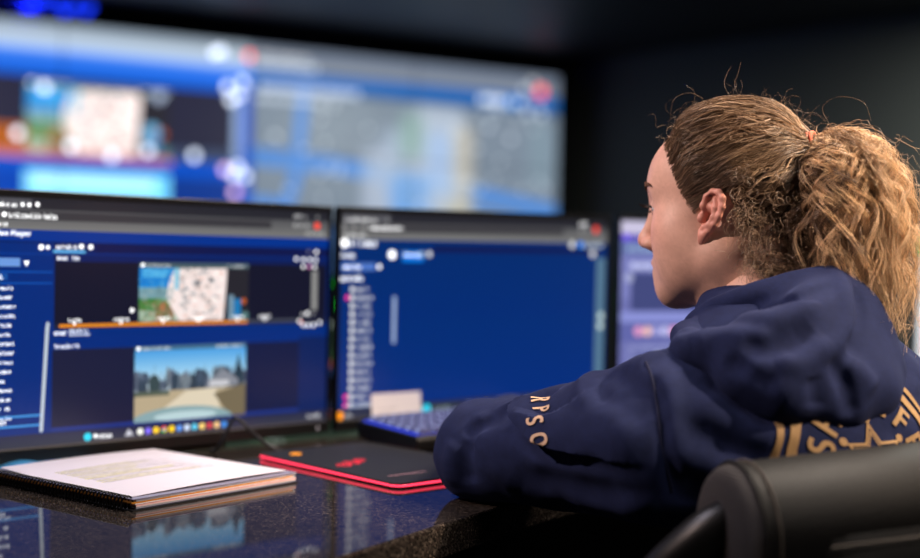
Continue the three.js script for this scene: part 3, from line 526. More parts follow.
function nets(f, lo, hi, h, normalStep = h * 0.5, paint) {
  const n = [0, 1, 2].map((i) => Math.ceil((hi[i] - lo[i]) / h) + 1), [nx, ny, nz] = n, val = new Float32Array(nx * ny * nz), B = 5;
  for (let k0 = 0; k0 < nz; k0 += B) for (let j0 = 0; j0 < ny; j0 += B) for (let i0 = 0; i0 < nx; i0 += B) {
    const c = f(lo[0] + (i0 + (B - 1) / 2) * h, lo[1] + (j0 + (B - 1) / 2) * h, lo[2] + (k0 + (B - 1) / 2) * h), far = Math.abs(c) > B * h * 1.5;
    for (let k = k0; k < Math.min(k0 + B, nz); k++) for (let j = j0; j < Math.min(j0 + B, ny); j++) for (let i = i0; i < Math.min(i0 + B, nx); i++) val[(k * ny + j) * nx + i] = far ? c : f(lo[0] + i * h, lo[1] + j * h, lo[2] + k * h);
  }
  const at = new Int32Array(nx * ny * nz).fill(-1), pos = [], idx = [], sx = 1, sy = nx, sz = nx * ny;
  for (let k = 0; k + 1 < nz; k++) for (let j = 0; j + 1 < ny; j++) for (let i = 0; i + 1 < nx; i++) {
    const o = (k * ny + j) * nx + i; let inside = 0;
    for (let c = 0; c < 8; c++) if (val[o + (c & 1) * sx + ((c >> 1) & 1) * sy + (c >> 2) * sz] < 0) inside++;
    if (inside === 0 || inside === 8) continue;
    let x = 0, y = 0, z = 0, m = 0;
    for (let c = 0; c < 8; c++) for (const [bit, ax] of [[1, 0], [2, 1], [4, 2]]) if (!(c & bit)) {
      const p = o + (c & 1) * sx + ((c >> 1) & 1) * sy + (c >> 2) * sz, q = p + [sx, sy, sz][ax], a = val[p], b = val[q];
      if (a < 0 === b < 0) continue;
      const t = a / (a - b);
      x += (c & 1) + (ax === 0 ? t : 0); y += ((c >> 1) & 1) + (ax === 1 ? t : 0); z += (c >> 2) + (ax === 2 ? t : 0); m++;
    }
    at[o] = pos.length / 3;
    pos.push(lo[0] + (i + x / m) * h, lo[1] + (j + y / m) * h, lo[2] + (k + z / m) * h);
  }
  const quad = (a, b, c, d, flip) => { if (a < 0 || b < 0 || c < 0 || d < 0) return; if (flip) idx.push(a, c, b, a, d, c); else idx.push(a, b, c, a, c, d); };
  for (let k = 1; k + 1 < nz; k++) for (let j = 1; j + 1 < ny; j++) for (let i = 1; i + 1 < nx; i++) {
    const o = (k * ny + j) * nx + i, v = val[o] < 0;
    if (v !== val[o + sx] < 0) quad(at[o], at[o - sz], at[o - sy - sz], at[o - sy], v);
    if (v !== val[o + sy] < 0) quad(at[o], at[o - sx], at[o - sx - sz], at[o - sz], v);
    if (v !== val[o + sz] < 0) quad(at[o], at[o - sy], at[o - sx - sy], at[o - sx], v);
  }
  const nor = new Float32Array(pos.length), e = normalStep;
  for (let p = 0; p < pos.length; p += 3) {
    let x = pos[p], y = pos[p + 1], z = pos[p + 2], gx, gy, gz;
    for (let it = 0; it < 2; it++) {
      const a = f(x + e, y - e, z - e), b = f(x - e, y - e, z + e), c = f(x - e, y + e, z - e), d = f(x + e, y + e, z + e);
      gx = a - b - c + d; gy = -a - b + c + d; gz = -a + b - c + d;
      const s = 1 / (len(gx, gy, gz) || 1), w = (a + b + c + d) / 4, g = len(gx, gy, gz) / (4 * e) || 1;
      gx *= s; gy *= s; gz *= s;
      if (it < 1) { const m = clamp(w / g, -h * 0.6, h * 0.6) * 0.9; x -= gx * m; y -= gy * m; z -= gz * m; }
    }
    pos[p] = x; pos[p + 1] = y; pos[p + 2] = z; nor[p] = gx; nor[p + 1] = gy; nor[p + 2] = gz;
  }
  const g = new THREE.BufferGeometry();
  g.setAttribute('position', new THREE.Float32BufferAttribute(pos, 3));
  g.setAttribute('normal', new THREE.BufferAttribute(nor, 3));
  if (paint) { const c = new Float32Array(pos.length); for (let p = 0; p < pos.length; p += 3) { const q = paint(pos[p], pos[p + 1], pos[p + 2], nor[p], nor[p + 1], nor[p + 2]); c[p] = q[0]; c[p + 1] = q[1]; c[p + 2] = q[2]; } g.setAttribute('color', new THREE.BufferAttribute(c, 3)); }
  g.setIndex(idx);
  return g;
}
// joins indexed geometries that carry position, normal and colour
function join(list) {
  let nv = 0, ni = 0;
  for (const g of list) { nv += g.attributes.position.count; ni += g.index.count; }
  const pos = new Float32Array(nv * 3), nor = new Float32Array(nv * 3), col = list[0].attributes.color ? new Float32Array(nv * 3) : null, idx = new Uint32Array(ni);
  let v = 0, i = 0;
  for (const g of list) {
    pos.set(g.attributes.position.array, v * 3); nor.set(g.attributes.normal.array, v * 3);
    if (col) col.set(g.attributes.color.array, v * 3);
    for (let k = 0; k < g.index.count; k++) idx[i + k] = g.index.array[k] + v;
    v += g.attributes.position.count; i += g.index.count;
  }
  const g = new THREE.BufferGeometry();
  g.setAttribute('position', new THREE.BufferAttribute(pos, 3)); g.setAttribute('normal', new THREE.BufferAttribute(nor, 3));
  if (col) g.setAttribute('color', new THREE.BufferAttribute(col, 3));
  g.setIndex(new THREE.BufferAttribute(idx, 1));
  return g;
}
// thin tapering strands: rings of three corners along a line of points, gathered in one geometry
class Strands {
  constructor() { this.p = []; this.n = []; this.c = []; this.i = []; }
  add(pts, r0, r1, col, col1 = col, sides = 3) {                  // pts: array of [x, y, z]
    const N = pts.length, base = this.p.length / 3;
    let ux = 0, uy = 0, uz = 0;
    for (let k = 0; k < N; k++) {
      const a = pts[Math.max(0, k - 1)], b = pts[Math.min(N - 1, k + 1)];
      let tx = b[0] - a[0], ty = b[1] - a[1], tz = b[2] - a[2]; const l = len(tx, ty, tz) || 1; tx /= l; ty /= l; tz /= l;
      if (!k) { if (Math.abs(ty) < 0.9) { ux = -tz; uy = 0; uz = tx; } else { ux = 0; uy = tz; uz = -ty; } }
      const dt = ux * tx + uy * ty + uz * tz; ux -= dt * tx; uy -= dt * ty; uz -= dt * tz; const m = len(ux, uy, uz) || 1; ux /= m; uy /= m; uz /= m;
      const vx = ty * uz - tz * uy, vy = tz * ux - tx * uz, vz = tx * uy - ty * ux, t = k / (N - 1), r = mix(r0, r1, t * t);
      for (let s = 0; s < sides; s++) {
        const q = (s / sides) * 2 * Math.PI, cs = Math.cos(q), sn = Math.sin(q), nx = ux * cs + vx * sn, ny = uy * cs + vy * sn, nz = uz * cs + vz * sn;
        this.p.push(pts[k][0] + nx * r, pts[k][1] + ny * r, pts[k][2] + nz * r); this.n.push(nx, ny, nz);
        this.c.push(mix(col[0], col1[0], t), mix(col[1], col1[1], t), mix(col[2], col1[2], t));
      }
      if (k) for (let s = 0; s < sides; s++) { const a0 = base + (k - 1) * sides + s, a1 = base + (k - 1) * sides + ((s + 1) % sides), b0 = a0 + sides, b1 = a1 + sides; this.i.push(a0, a1, b0, a1, b1, b0); }
    }
  }
  build() {
    const g = new THREE.BufferGeometry();
    g.setAttribute('position', new THREE.Float32BufferAttribute(this.p, 3)); g.setAttribute('normal', new THREE.Float32BufferAttribute(this.n, 3)); g.setAttribute('color', new THREE.Float32BufferAttribute(this.c, 3));
    g.setIndex(new THREE.Uint32BufferAttribute(this.i, 1));
    return g;
  }
}
const taper = (curve, n, r) => [curve.getPoints(n).map((v) => [v.x, v.y, v.z]), r];
function mergeTubes(list) { const s = new Strands(); for (const [p, r] of list) s.add(p, r, r * 0.2, [1, 1, 1]); return s.build(); }
// ------------------------------------------------------------------ the person: x = her left, y = up, z = the way her chest faces
const person = thing('person', 'person with curly ponytail and navy hooded sweatshirt leaning on the desk before the screens', 'person', [0.42, 0, -1.4], R(-140));
// head frame: origin between the ears
const HEAD = [0.001, 1.089, 0.1515], HYAW = R(17), HPITCH = R(1.8), HROLL = R(0);
const headM = new THREE.Matrix4().makeRotationFromEuler(new THREE.Euler(HPITCH, HYAW, HROLL, 'YXZ')).setPosition(...HEAD), headI = headM.clone().invert();
const toHead = (x, y, z) => { const e = headI.elements; return [e[0] * x + e[4] * y + e[8] * z + e[12], e[1] * x + e[5] * y + e[9] * z + e[13], e[2] * x + e[6] * y + e[10] * z + e[14]]; };
const fromHead = (x, y, z) => { const e = headM.elements; return [e[0] * x + e[4] * y + e[8] * z + e[12], e[1] * x + e[5] * y + e[9] * z + e[13], e[2] * x + e[6] * y + e[10] * z + e[14]]; };

const skullAt = [0, 0.035, -0.001], skullR = [0.072, 0.087, 0.092];
function headField(x, y, z) {
  const X = Math.abs(x);
  let d = ellipsoid(x, y, z, skullAt, skullR);
  d = smin(d, ellipsoid(x, y, z, [0, 0.045, 0.0395], [0.059, 0.054, 0.06]), 0.03);           // forehead
  d = smin(d, ellipsoid(x, y, z, [0, -0.03, 0.036], [0.056, 0.07, 0.056]), 0.03);            // face
  d = smin(d, capsule(X, y, z, [0.05, -0.052, 0.004], [0.016, -0.083, 0.066], 0.02, 0.02), 0.032);   // jaw
  d = smin(d, ellipsoid(X, y, z, [0.043, -0.02, 0.05], [0.024, 0.026, 0.028]), 0.03);        // cheek
  d = smin(d, ellipsoid(X, y, z, [0.04, -0.05, 0.04], [0.022, 0.03, 0.03]), 0.03);           // lower cheek
  d = smin(d, capsule(X, y, z, [0.0, 0.031, 0.089], [0.036, 0.033, 0.071], 0.0095, 0.009), 0.022);    // brow
  d = smin(d, sphere(x, y, z, [0, -0.088, 0.074], 0.0175), 0.024);                           // chin
  d = smin(d, ellipsoid(x, y, z, [0, -0.056, 0.077], [0.026, 0.022, 0.02]), 0.02);           // round the mouth
  d = smax(d, -sphere(X, y, z, [0.0335, 0.012, 0.103], 0.0165), 0.016);                      // eye sockets
  d = smin(d, sphere(X, y, z, [0.0315, 0.0115, 0.0765], 0.0142), 0.004);                     // lids
  const slit = Math.abs(y - 0.0112 + (X - 0.0315) * (X - 0.0315) * 9) - 0.0042 * Math.max(0, 1 - ((X - 0.0315) / 0.0135) ** 2);
  d = smax(d, -Math.max(slit, sphere(X, y, z, [0.0315, 0.0115, 0.0765], 0.018), 0.078 - z), 0.002);
  // nose
  d = smin(d, capsule(x, y, z, [0, 0.022, 0.092], [0, -0.02, 0.111], 0.0062, 0.0082), 0.014);
  d = smin(d, sphere(x, y, z, [0, -0.0265, 0.1135], 0.0088), 0.008);
  d = smin(d, ellipsoid(X, y, z, [0.0115, -0.03, 0.1015], [0.0068, 0.0068, 0.0105]), 0.007);
  d = smin(d, capsule(x, y, z, [0, -0.034, 0.104], [0, -0.038, 0.095], 0.005, 0.006), 0.008);
  d = smax(d, -ellipsoid(X, y, z, [0.0062, -0.037, 0.106], [0.003, 0.005, 0.0045]), 0.003);
  // lips
  d = smin(d, capsule(X, y, z, [0.004, -0.0535, 0.0985], [0.021, -0.0595, 0.087], 0.0052, 0.0022), 0.005);
  d = smin(d, capsule(X, y, z, [0, -0.0655, 0.0965], [0.019, -0.0615, 0.087], 0.006, 0.0024), 0.006);
  d = smax(d, -capsule(X, y, z, [0, -0.0598, 0.1045], [0.023, -0.0605, 0.0905], 0.0016, 0.0012), 0.003);
  d = smax(d, -sphere(x, y, z, [0, -0.0765, 0.1045], 0.0085), 0.012);
  return d;
}
const neckLow = toHead(0, 0.93, 0.085);
function headNeck(x, y, z) {
  let d = headField(x, y, z);
  d = smin(d, capsule(x, y, z, [0, -0.035, -0.022], neckLow, 0.052, 0.06), 0.022);
  d = smin(d, capsule(Math.abs(x), y, z, [0.052, -0.04, -0.016], [0.014, -0.15, 0.03], 0.011, 0.011), 0.03);   // the muscle behind the ear
  return d;
}
// ear frame: a = up along the ear, b = backward, c = outward
const EAR = [0.0685, -0.002, 0.0085], eTilt = R(16), eFlare = R(13);
function earField(X, y, z) {
  const dx = X - EAR[0], dy = y - EAR[1], dz = z - EAR[2];
  const a = dy * Math.cos(eTilt) - dz * Math.sin(eTilt), b0 = -dz * Math.cos(eTilt) - dy * Math.sin(eTilt);
  const b = (b0 * Math.cos(eFlare) + dx * Math.sin(eFlare)) / 1.08, c = dx * Math.cos(eFlare) - b0 * Math.sin(eFlare);
  let d = ellipsoid(b, a, c, [0.0105, 0.006, 0.0015], [0.0125, 0.025, 0.0036]);
  d = smin(d, chain(b, a, c, [[0.004, 0.002, 0.003, 0.0022], [-0.0015, 0.011, 0.005, 0.0028], [0.0005, 0.022, 0.005, 0.0031], [0.0065, 0.0295, 0.0045, 0.0033], [0.014, 0.0305, 0.0045, 0.0034], [0.0205, 0.0255, 0.0048, 0.0034], [0.0232, 0.016, 0.0048, 0.0031], [0.0218, 0.005, 0.0046, 0.0028], [0.0178, -0.006, 0.0044, 0.0027], [0.0125, -0.0155, 0.0038, 0.003], [0.008, -0.021, 0.0025, 0.0036]], 0.003), 0.003);
  d = smax(d, -ellipsoid(b, a, c, [0.0075, -0.0005, 0.0065], [0.0072, 0.0098, 0.0075]), 0.004);      // bowl
  d = smax(d, -ellipsoid(b, a, c, [0.0085, 0.0205, 0.0065], [0.006, 0.0055, 0.0045]), 0.003);
  d = smin(d, chain(b, a, c, [[0.0105, 0.022, 0.0038, 0.0018], [0.0148, 0.013, 0.0052, 0.0026], [0.0152, 0.002, 0.0054, 0.0026], [0.0115, -0.0085, 0.005, 0.0028], [0.0065, -0.012, 0.0045, 0.0028]], 0.003), 0.003);
  d = smin(d, ellipsoid(b, a, c, [-0.001, -0.003, 0.0035], [0.0042, 0.0055, 0.0042]), 0.004);        // tragus
  d = smin(d, ellipsoid(b, a, c, [0.0045, -0.0225, 0.0015], [0.0068, 0.0088, 0.0042]), 0.005);       // lobe
  return d;
}
const skin = [0.62, 0.365, 0.275], pink = [0.62, 0.28, 0.22], lipC = [0.46, 0.16, 0.145];
function skinPaint(x, y, z) {                                     // in the head's frame
  const X = Math.abs(x), n = 0.86 + 0.14 * noise(x * 420, y * 420, z * 420) + 0.14 * noise(x * 110, y * 110, z * 110), m = (t, a, b) => [0, 1, 2].map((i) => mix(a[i], b[i], t));
  let c = m(0.75 * Math.exp(-(((X - 0.048) / 0.02) ** 2 + ((y + 0.018) / 0.022) ** 2 + ((z - 0.06) / 0.03) ** 2)), skin, pink);
  c = m(0.5 * Math.exp(-(((y + 0.028) / 0.012) ** 2)) * sstep(0.1, 0.114, z), c, pink);
  c = m(0.85 * sstep(0.0085, 0.005, Math.abs(y + 0.0595)) * sstep(0.024, 0.018, X) * sstep(0.086, 0.091, z), c, lipC);
  return c.map((v) => v * n);
}
function earPaint(x, y, z) { const d = earField(Math.abs(x), y, z), t = sstep(0.006, 0.0, d); const c = skinPaint(x, y, z), r = [0.62, 0.245, 0.185]; return c.map((v, i) => mix(v, r[i], 0.75 * t)); }
const bodyGeos = [];
{
  const head = nets(headNeck, [-0.085, -0.19, -0.115], [0.085, 0.14, 0.135], 0.0021, 0.0012, skinPaint);
  head.applyMatrix4(headM);
  bodyGeos.push(head);
  for (const s of [1, -1]) {
    const both = (x, y, z) => smin(headNeck(x, y, z) + 0.0006, earField(Math.abs(x), y, z), 0.004);
    const lo = [0.06, -0.038, -0.046], hi = [0.1, 0.04, 0.014];
    const e = nets(both, s > 0 ? lo : [-hi[0], lo[1], lo[2]], s > 0 ? hi : [-lo[0], hi[1], hi[2]], 0.001, 0.0006, earPaint);
    e.applyMatrix4(headM);
    bodyGeos.push(e);
  }
}
// torso, arms and legs under the clothes
const SH = [0.16, 0.872, 0.085], EL = [0.188, 0.798, 0.36], WRL = [-0.01, 0.792, 0.545], SHR = [-0.16, 0.87, 0.085], ELR = [-0.2, 0.8, 0.36], WRR = [-0.14, 0.792, 0.58];
const torsoRows = [[0.4, -0.03, 0.18, 0.13], [0.55, -0.02, 0.16, 0.115], [0.7, 0.005, 0.156, 0.105], [0.82, 0.038, 0.165, 0.1], [0.9, 0.06, 0.148, 0.088], [0.96, 0.075, 0.085, 0.07], [1.0, 0.09, 0.06, 0.058]];
function torso(x, y, z, grow) {
  let i = 0; while (i < torsoRows.length - 2 && y > torsoRows[i + 1][0]) i++;
  const A = torsoRows[i], Bq = torsoRows[i + 1], t = sstep(0, 1, clamp((y - A[0]) / (Bq[0] - A[0]), 0, 1)), zc = mix(A[1], Bq[1], t), a = mix(A[2], Bq[2], t) + grow, b = mix(A[3], Bq[3], t) + grow;
  const k = len(x / a, (z - zc) / b), side = (k - 1) * (k > 1e-6 ? len(x, z - zc) / k / Math.max(1e-6, 1) : b), q = k > 1e-6 ? len(x, z - zc) * (1 - 1 / k) : -b;
  const cap = Math.max(0.4 - grow - y, y - 1.0 - grow * 0.3);
  return smax(q * 0.9, cap, 0.03);
}
function bodyField(x, y, z) {
  let d = torso(x, y, z, 0);
  d = smin(d, capsule(Math.abs(x), y, z, [0.05, 0.935, 0.08], [0.15, 0.88, 0.085], 0.042, 0.045), 0.05);
  d = smin(d, capsule(x, y, z, SH, EL, 0.05, 0.042), 0.03); d = smin(d, capsule(x, y, z, EL, WRL, 0.042, 0.027), 0.01);
  d = smin(d, capsule(x, y, z, SHR, ELR, 0.05, 0.042), 0.03); d = smin(d, capsule(x, y, z, ELR, WRR, 0.042, 0.027), 0.01);
  const X = Math.abs(x);
  d = smin(d, capsule(X, y, z, [0.095, 0.5, -0.01], [0.11, 0.5, 0.4], 0.088, 0.062), 0.04);
  d = smin(d, capsule(X, y, z, [0.11, 0.5, 0.4], [0.12, 0.09, 0.36], 0.058, 0.036), 0.02);
  d = smin(d, capsule(X, y, z, [0.12, 0.05, 0.34], [0.125, 0.035, 0.5], 0.035, 0.028), 0.03);
  d = smin(d, capsule(x, y, z, [0, 0.93, 0.085], [0, 1.0, 0.105], 0.055, 0.052), 0.03);
  return d;
}
bodyGeos.push(nets(bodyField, [-0.3, 0.0, -0.2], [0.3, 1.02, 0.66], 0.011, 0.006, (x, y, z) => skin));
// hands lying before and on the keyboard
for (const [w, s, dir] of [[WRL, 1, V(-0.35, -0.02, 0.93)], [WRR, -1, V(0.2, -0.02, 0.97)]]) {
  const f = dir.clone().normalize(), up = V(0, 1, 0), side = new THREE.Vector3().crossVectors(up, f).multiplyScalar(-s);   // towards the thumb
  const P = (u, v, n, r) => { const q = V(...w).addScaledVector(f, u).addScaledVector(side, v).addScaledVector(up, n); return [q.x, q.y, q.z, r]; };
  const palm = [P(0, 0, 0, 0.024), P(0.03, 0.0, 0.004, 0.021), P(0.075, 0.018, 0.006, 0.014)], palm2 = [P(0.03, 0, 0.004, 0.02), P(0.07, -0.022, 0.003, 0.0125)];
  const fingers = [[0.026, 0.072, 0.94], [0.009, 0.08, 1.06], [-0.009, 0.077, 1], [-0.026, 0.069, 0.8]].map(([v, l, k]) => { const b = 0.082; return [P(b - 0.012, v * 0.92, 0.006, 0.0105), P(b + 0.036 * k, v * 1.15, 0.012, 0.0092), P(b + 0.058 * k, v * 1.22, 0.0, 0.0085), P(b + 0.068 * k, v * 1.24, -0.014, 0.0072)]; });
  const thumb = [P(0.022, 0.014, -0.002, 0.013), P(0.045, 0.044, -0.006, 0.011), P(0.074, 0.052, -0.01, 0.0095), P(0.094, 0.048, -0.014, 0.008)];
  const hf = (x, y, z) => { let d = smin(chain(x, y, z, palm, 0.01), chain(x, y, z, palm2, 0.01), 0.012); for (const q of fingers) d = smin(d, chain(x, y, z, q, 0.003), 0.004); return smin(d, chain(x, y, z, thumb, 0.004), 0.008); };
  const c = P(0.07, 0, 0);
  bodyGeos.push(nets(hf, [c[0] - 0.12, c[1] - 0.05, c[2] - 0.12], [c[0] + 0.12, c[1] + 0.05, c[2] + 0.12], 0.003, 0.002, () => skin));
}
const skinMat = phy({ color: 0xffffff, vertexColors: true, roughness: 0.5, sheen: 0.25, sheenRoughness: 0.5, sheenColor: new THREE.Color(0.6, 0.35, 0.3), specularIntensity: 0.8 });
const body = part('body', join(bodyGeos), skinMat, person);
{
  // eyes, lashes, brows
  const eyeC = document.createElement('canvas');
  const iris = canvasTexture(256, 256, (g) => { g.fillStyle = '#e6ddd8'; g.fillRect(0, 0, 256, 256); const q = g.createRadialGradient(128, 128, 10, 128, 128, 44); q.addColorStop(0, '#0a0808'); q.addColorStop(0.36, '#0a0808'); q.addColorStop(0.42, '#54422c'); q.addColorStop(0.9, '#6a7a72'); q.addColorStop(1, '#2c3230'); g.fillStyle = q; g.beginPath(); g.arc(128, 128, 44, 0, 7); g.fill(); });
  const em = phy({ color: 0xffffff, map: iris, roughness: 0.15, clearcoat: 1 });
  const eg = new THREE.SphereGeometry(0.0125, 32, 24), p = eg.attributes.position, uv = eg.attributes.uv;
  for (let i = 0; i < p.count; i++) uv.setXY(i, p.getZ(i) > 0 ? 0.5 + p.getX(i) / 0.028 : 0.05, p.getZ(i) > 0 ? 0.5 + (p.getY(i) + 0.0015) / 0.028 : 0.05);
  const hairM = std(0x2a1c14, 0.6);
  const lash = (pts, r) => { const c = new THREE.CatmullRomCurve3(pts.map((q) => V(...fromHead(...q)))); return taper(c, 6, r); };
  const r = rng(41);
  for (const s of [1, -1]) {
    const e = part('eye', eg, em, body);
    e.position.set(...fromHead(s * 0.0315, 0.0115, 0.0765));
    e.rotation.set(HPITCH + R(10), HYAW, 0, 'YXZ');
    const L = [], Bw = [];
    for (let i = 0; i < 46; i++) {
      const u = -1 + (2 * i) / 45, x = 0.0315 + u * 0.0125, z = 0.0765 + Math.sqrt(Math.max(0.00001, 0.0144 ** 2 - (u * 0.0125) ** 2)), y0 = 0.0148 - u * u * 0.003, o = 0.6 + 0.5 * r();
      L.push(lash([[s * x, y0, z], [s * (x + u * 0.003), y0 - 0.0008, z + 0.007 * o], [s * (x + u * 0.006), y0 + 0.003 * o, z + 0.0135 * o]], 0.0003));
      if (i % 2) L.push(lash([[s * x, 0.0078 + u * u * 0.002, z - 0.0008], [s * (x + u * 0.002), 0.006, z + 0.003], [s * (x + u * 0.003), 0.005, z + 0.0045]], 0.00014));
    }
    part('eyelashes', mergeTubes(L), hairM, body);
    for (let i = 0; i < 220; i++) {
      const u = r(), v = r() - 0.5, x = 0.014 + u * 0.038, y = 0.0345 + 0.008 * Math.sin(Math.min(1, u * 1.3) * 2.0) - u * 0.004 + v * 0.007 * (1 - 0.6 * u);
      let z = 0.14; for (let k = 0; k < 40; k++) z -= headField(x, y, z) * 0.8;
      Bw.push(lash([[s * x, y, z - 0.0003], [s * (x + 0.003), y + 0.0012, z + 0.0012 - u * 0.0005], [s * (x + 0.0065), y + 0.001 - u * 0.002, z + 0.0003 - u * 0.002]], 0.0002));
    }
    part('eyebrow', mergeTubes(Bw), std(0x6a4a34, 0.6), body);
  }
}
// ------------------------------------------------------------------ hair: swept back to a tie, curly ponytail, loose curls
const LOW = [[-0.12, -0.07], [-0.09, -0.072], [-0.057, -0.074], [-0.039, -0.055], [-0.033, -0.03], [-0.027, -0.007], [-0.02, 0.02], [-0.01, 0.031], [0.004, 0.026], [0.012, 0.014], [0.0215, 0.005], [0.03, 0.0168], [0.037, 0.029], [0.046, 0.046], [0.053, 0.0636], [0.067, 0.0842], [0.076, 0.099], [0.1, 0.14]];
const hairLow = (z) => { let i = 0; while (i < LOW.length - 2 && z > LOW[i + 1][0]) i++; const t = clamp((z - LOW[i][0]) / (LOW[i + 1][0] - LOW[i][0]), 0, 1); return mix(LOW[i][1], LOW[i + 1][1], t); };
const TIE = [0, 0.079, -0.096], HC = [0, 0.03, -0.005];
const scalpTable = (() => { const t = new Float32Array(241 * 121); for (let j = 0; j <= 120; j++) for (let i = 0; i <= 240; i++) { const a = (i / 240) * 2 * Math.PI - Math.PI, e = (j / 120) * Math.PI, d = [Math.sin(e) * Math.cos(a), Math.cos(e), Math.sin(e) * Math.sin(a)]; let r = 0.1; for (let k = 0; k < 8; k++) r -= headField(HC[0] + d[0] * r, HC[1] + d[1] * r, HC[2] + d[2] * r) * 0.95; t[j * 241 + i] = r; } return t; })();
const scalpAt = (d) => { const u = ((Math.atan2(d[2], d[0]) + Math.PI) / (2 * Math.PI)) * 240, v = (Math.acos(clamp(d[1], -1, 1)) / Math.PI) * 120, i = Math.min(239, Math.floor(u)), j = Math.min(119, Math.floor(v)), o = j * 241 + i; return mix(mix(scalpTable[o], scalpTable[o + 1], u - i), mix(scalpTable[o + 241], scalpTable[o + 242], u - i), v - j); };
const unit = (a) => { const l = len(...a) || 1; return [a[0] / l, a[1] / l, a[2] / l]; };
const tieD = unit([TIE[0] - HC[0], TIE[1] - HC[1], TIE[2] - HC[2]]), tieR = len(TIE[0] - HC[0], TIE[1] - HC[1], TIE[2] - HC[2]);
const slerp = (a, b, t) => { const d = clamp(a[0] * b[0] + a[1] * b[1] + a[2] * b[2], -1, 1), o = Math.acos(d); if (o < 1e-4) return a; const s = Math.sin(o), k = Math.sin((1 - t) * o) / s, m = Math.sin(t * o) / s; return [a[0] * k + b[0] * m, a[1] * k + b[1] * m, a[2] * k + b[2] * m]; };
const cross = (a, b) => [a[1] * b[2] - a[2] * b[1], a[2] * b[0] - a[0] * b[2], a[0] * b[1] - a[1] * b[0]];
const thick = (x, y, z) => 0.0085 * sstep(0.002, 0.034, y - hairLow(z)) + 0.0065 * sstep(0.07, 0.115, y) * sstep(0.088, 0.06, z) + (noise(x * 55 + 9, y * 38, z * 34) - 0.42) * 0.0075 * sstep(0.004, 0.04, y - hairLow(z));
const tone = (a, b, t) => [mix(a[0], b[0], t), mix(a[1], b[1], t), mix(a[2], b[2], t)];
const DARK = [0.032, 0.017, 0.01], BROWN = [0.135, 0.078, 0.044], FAIR = [0.58, 0.4, 0.26], GOLD = [0.82, 0.55, 0.31];
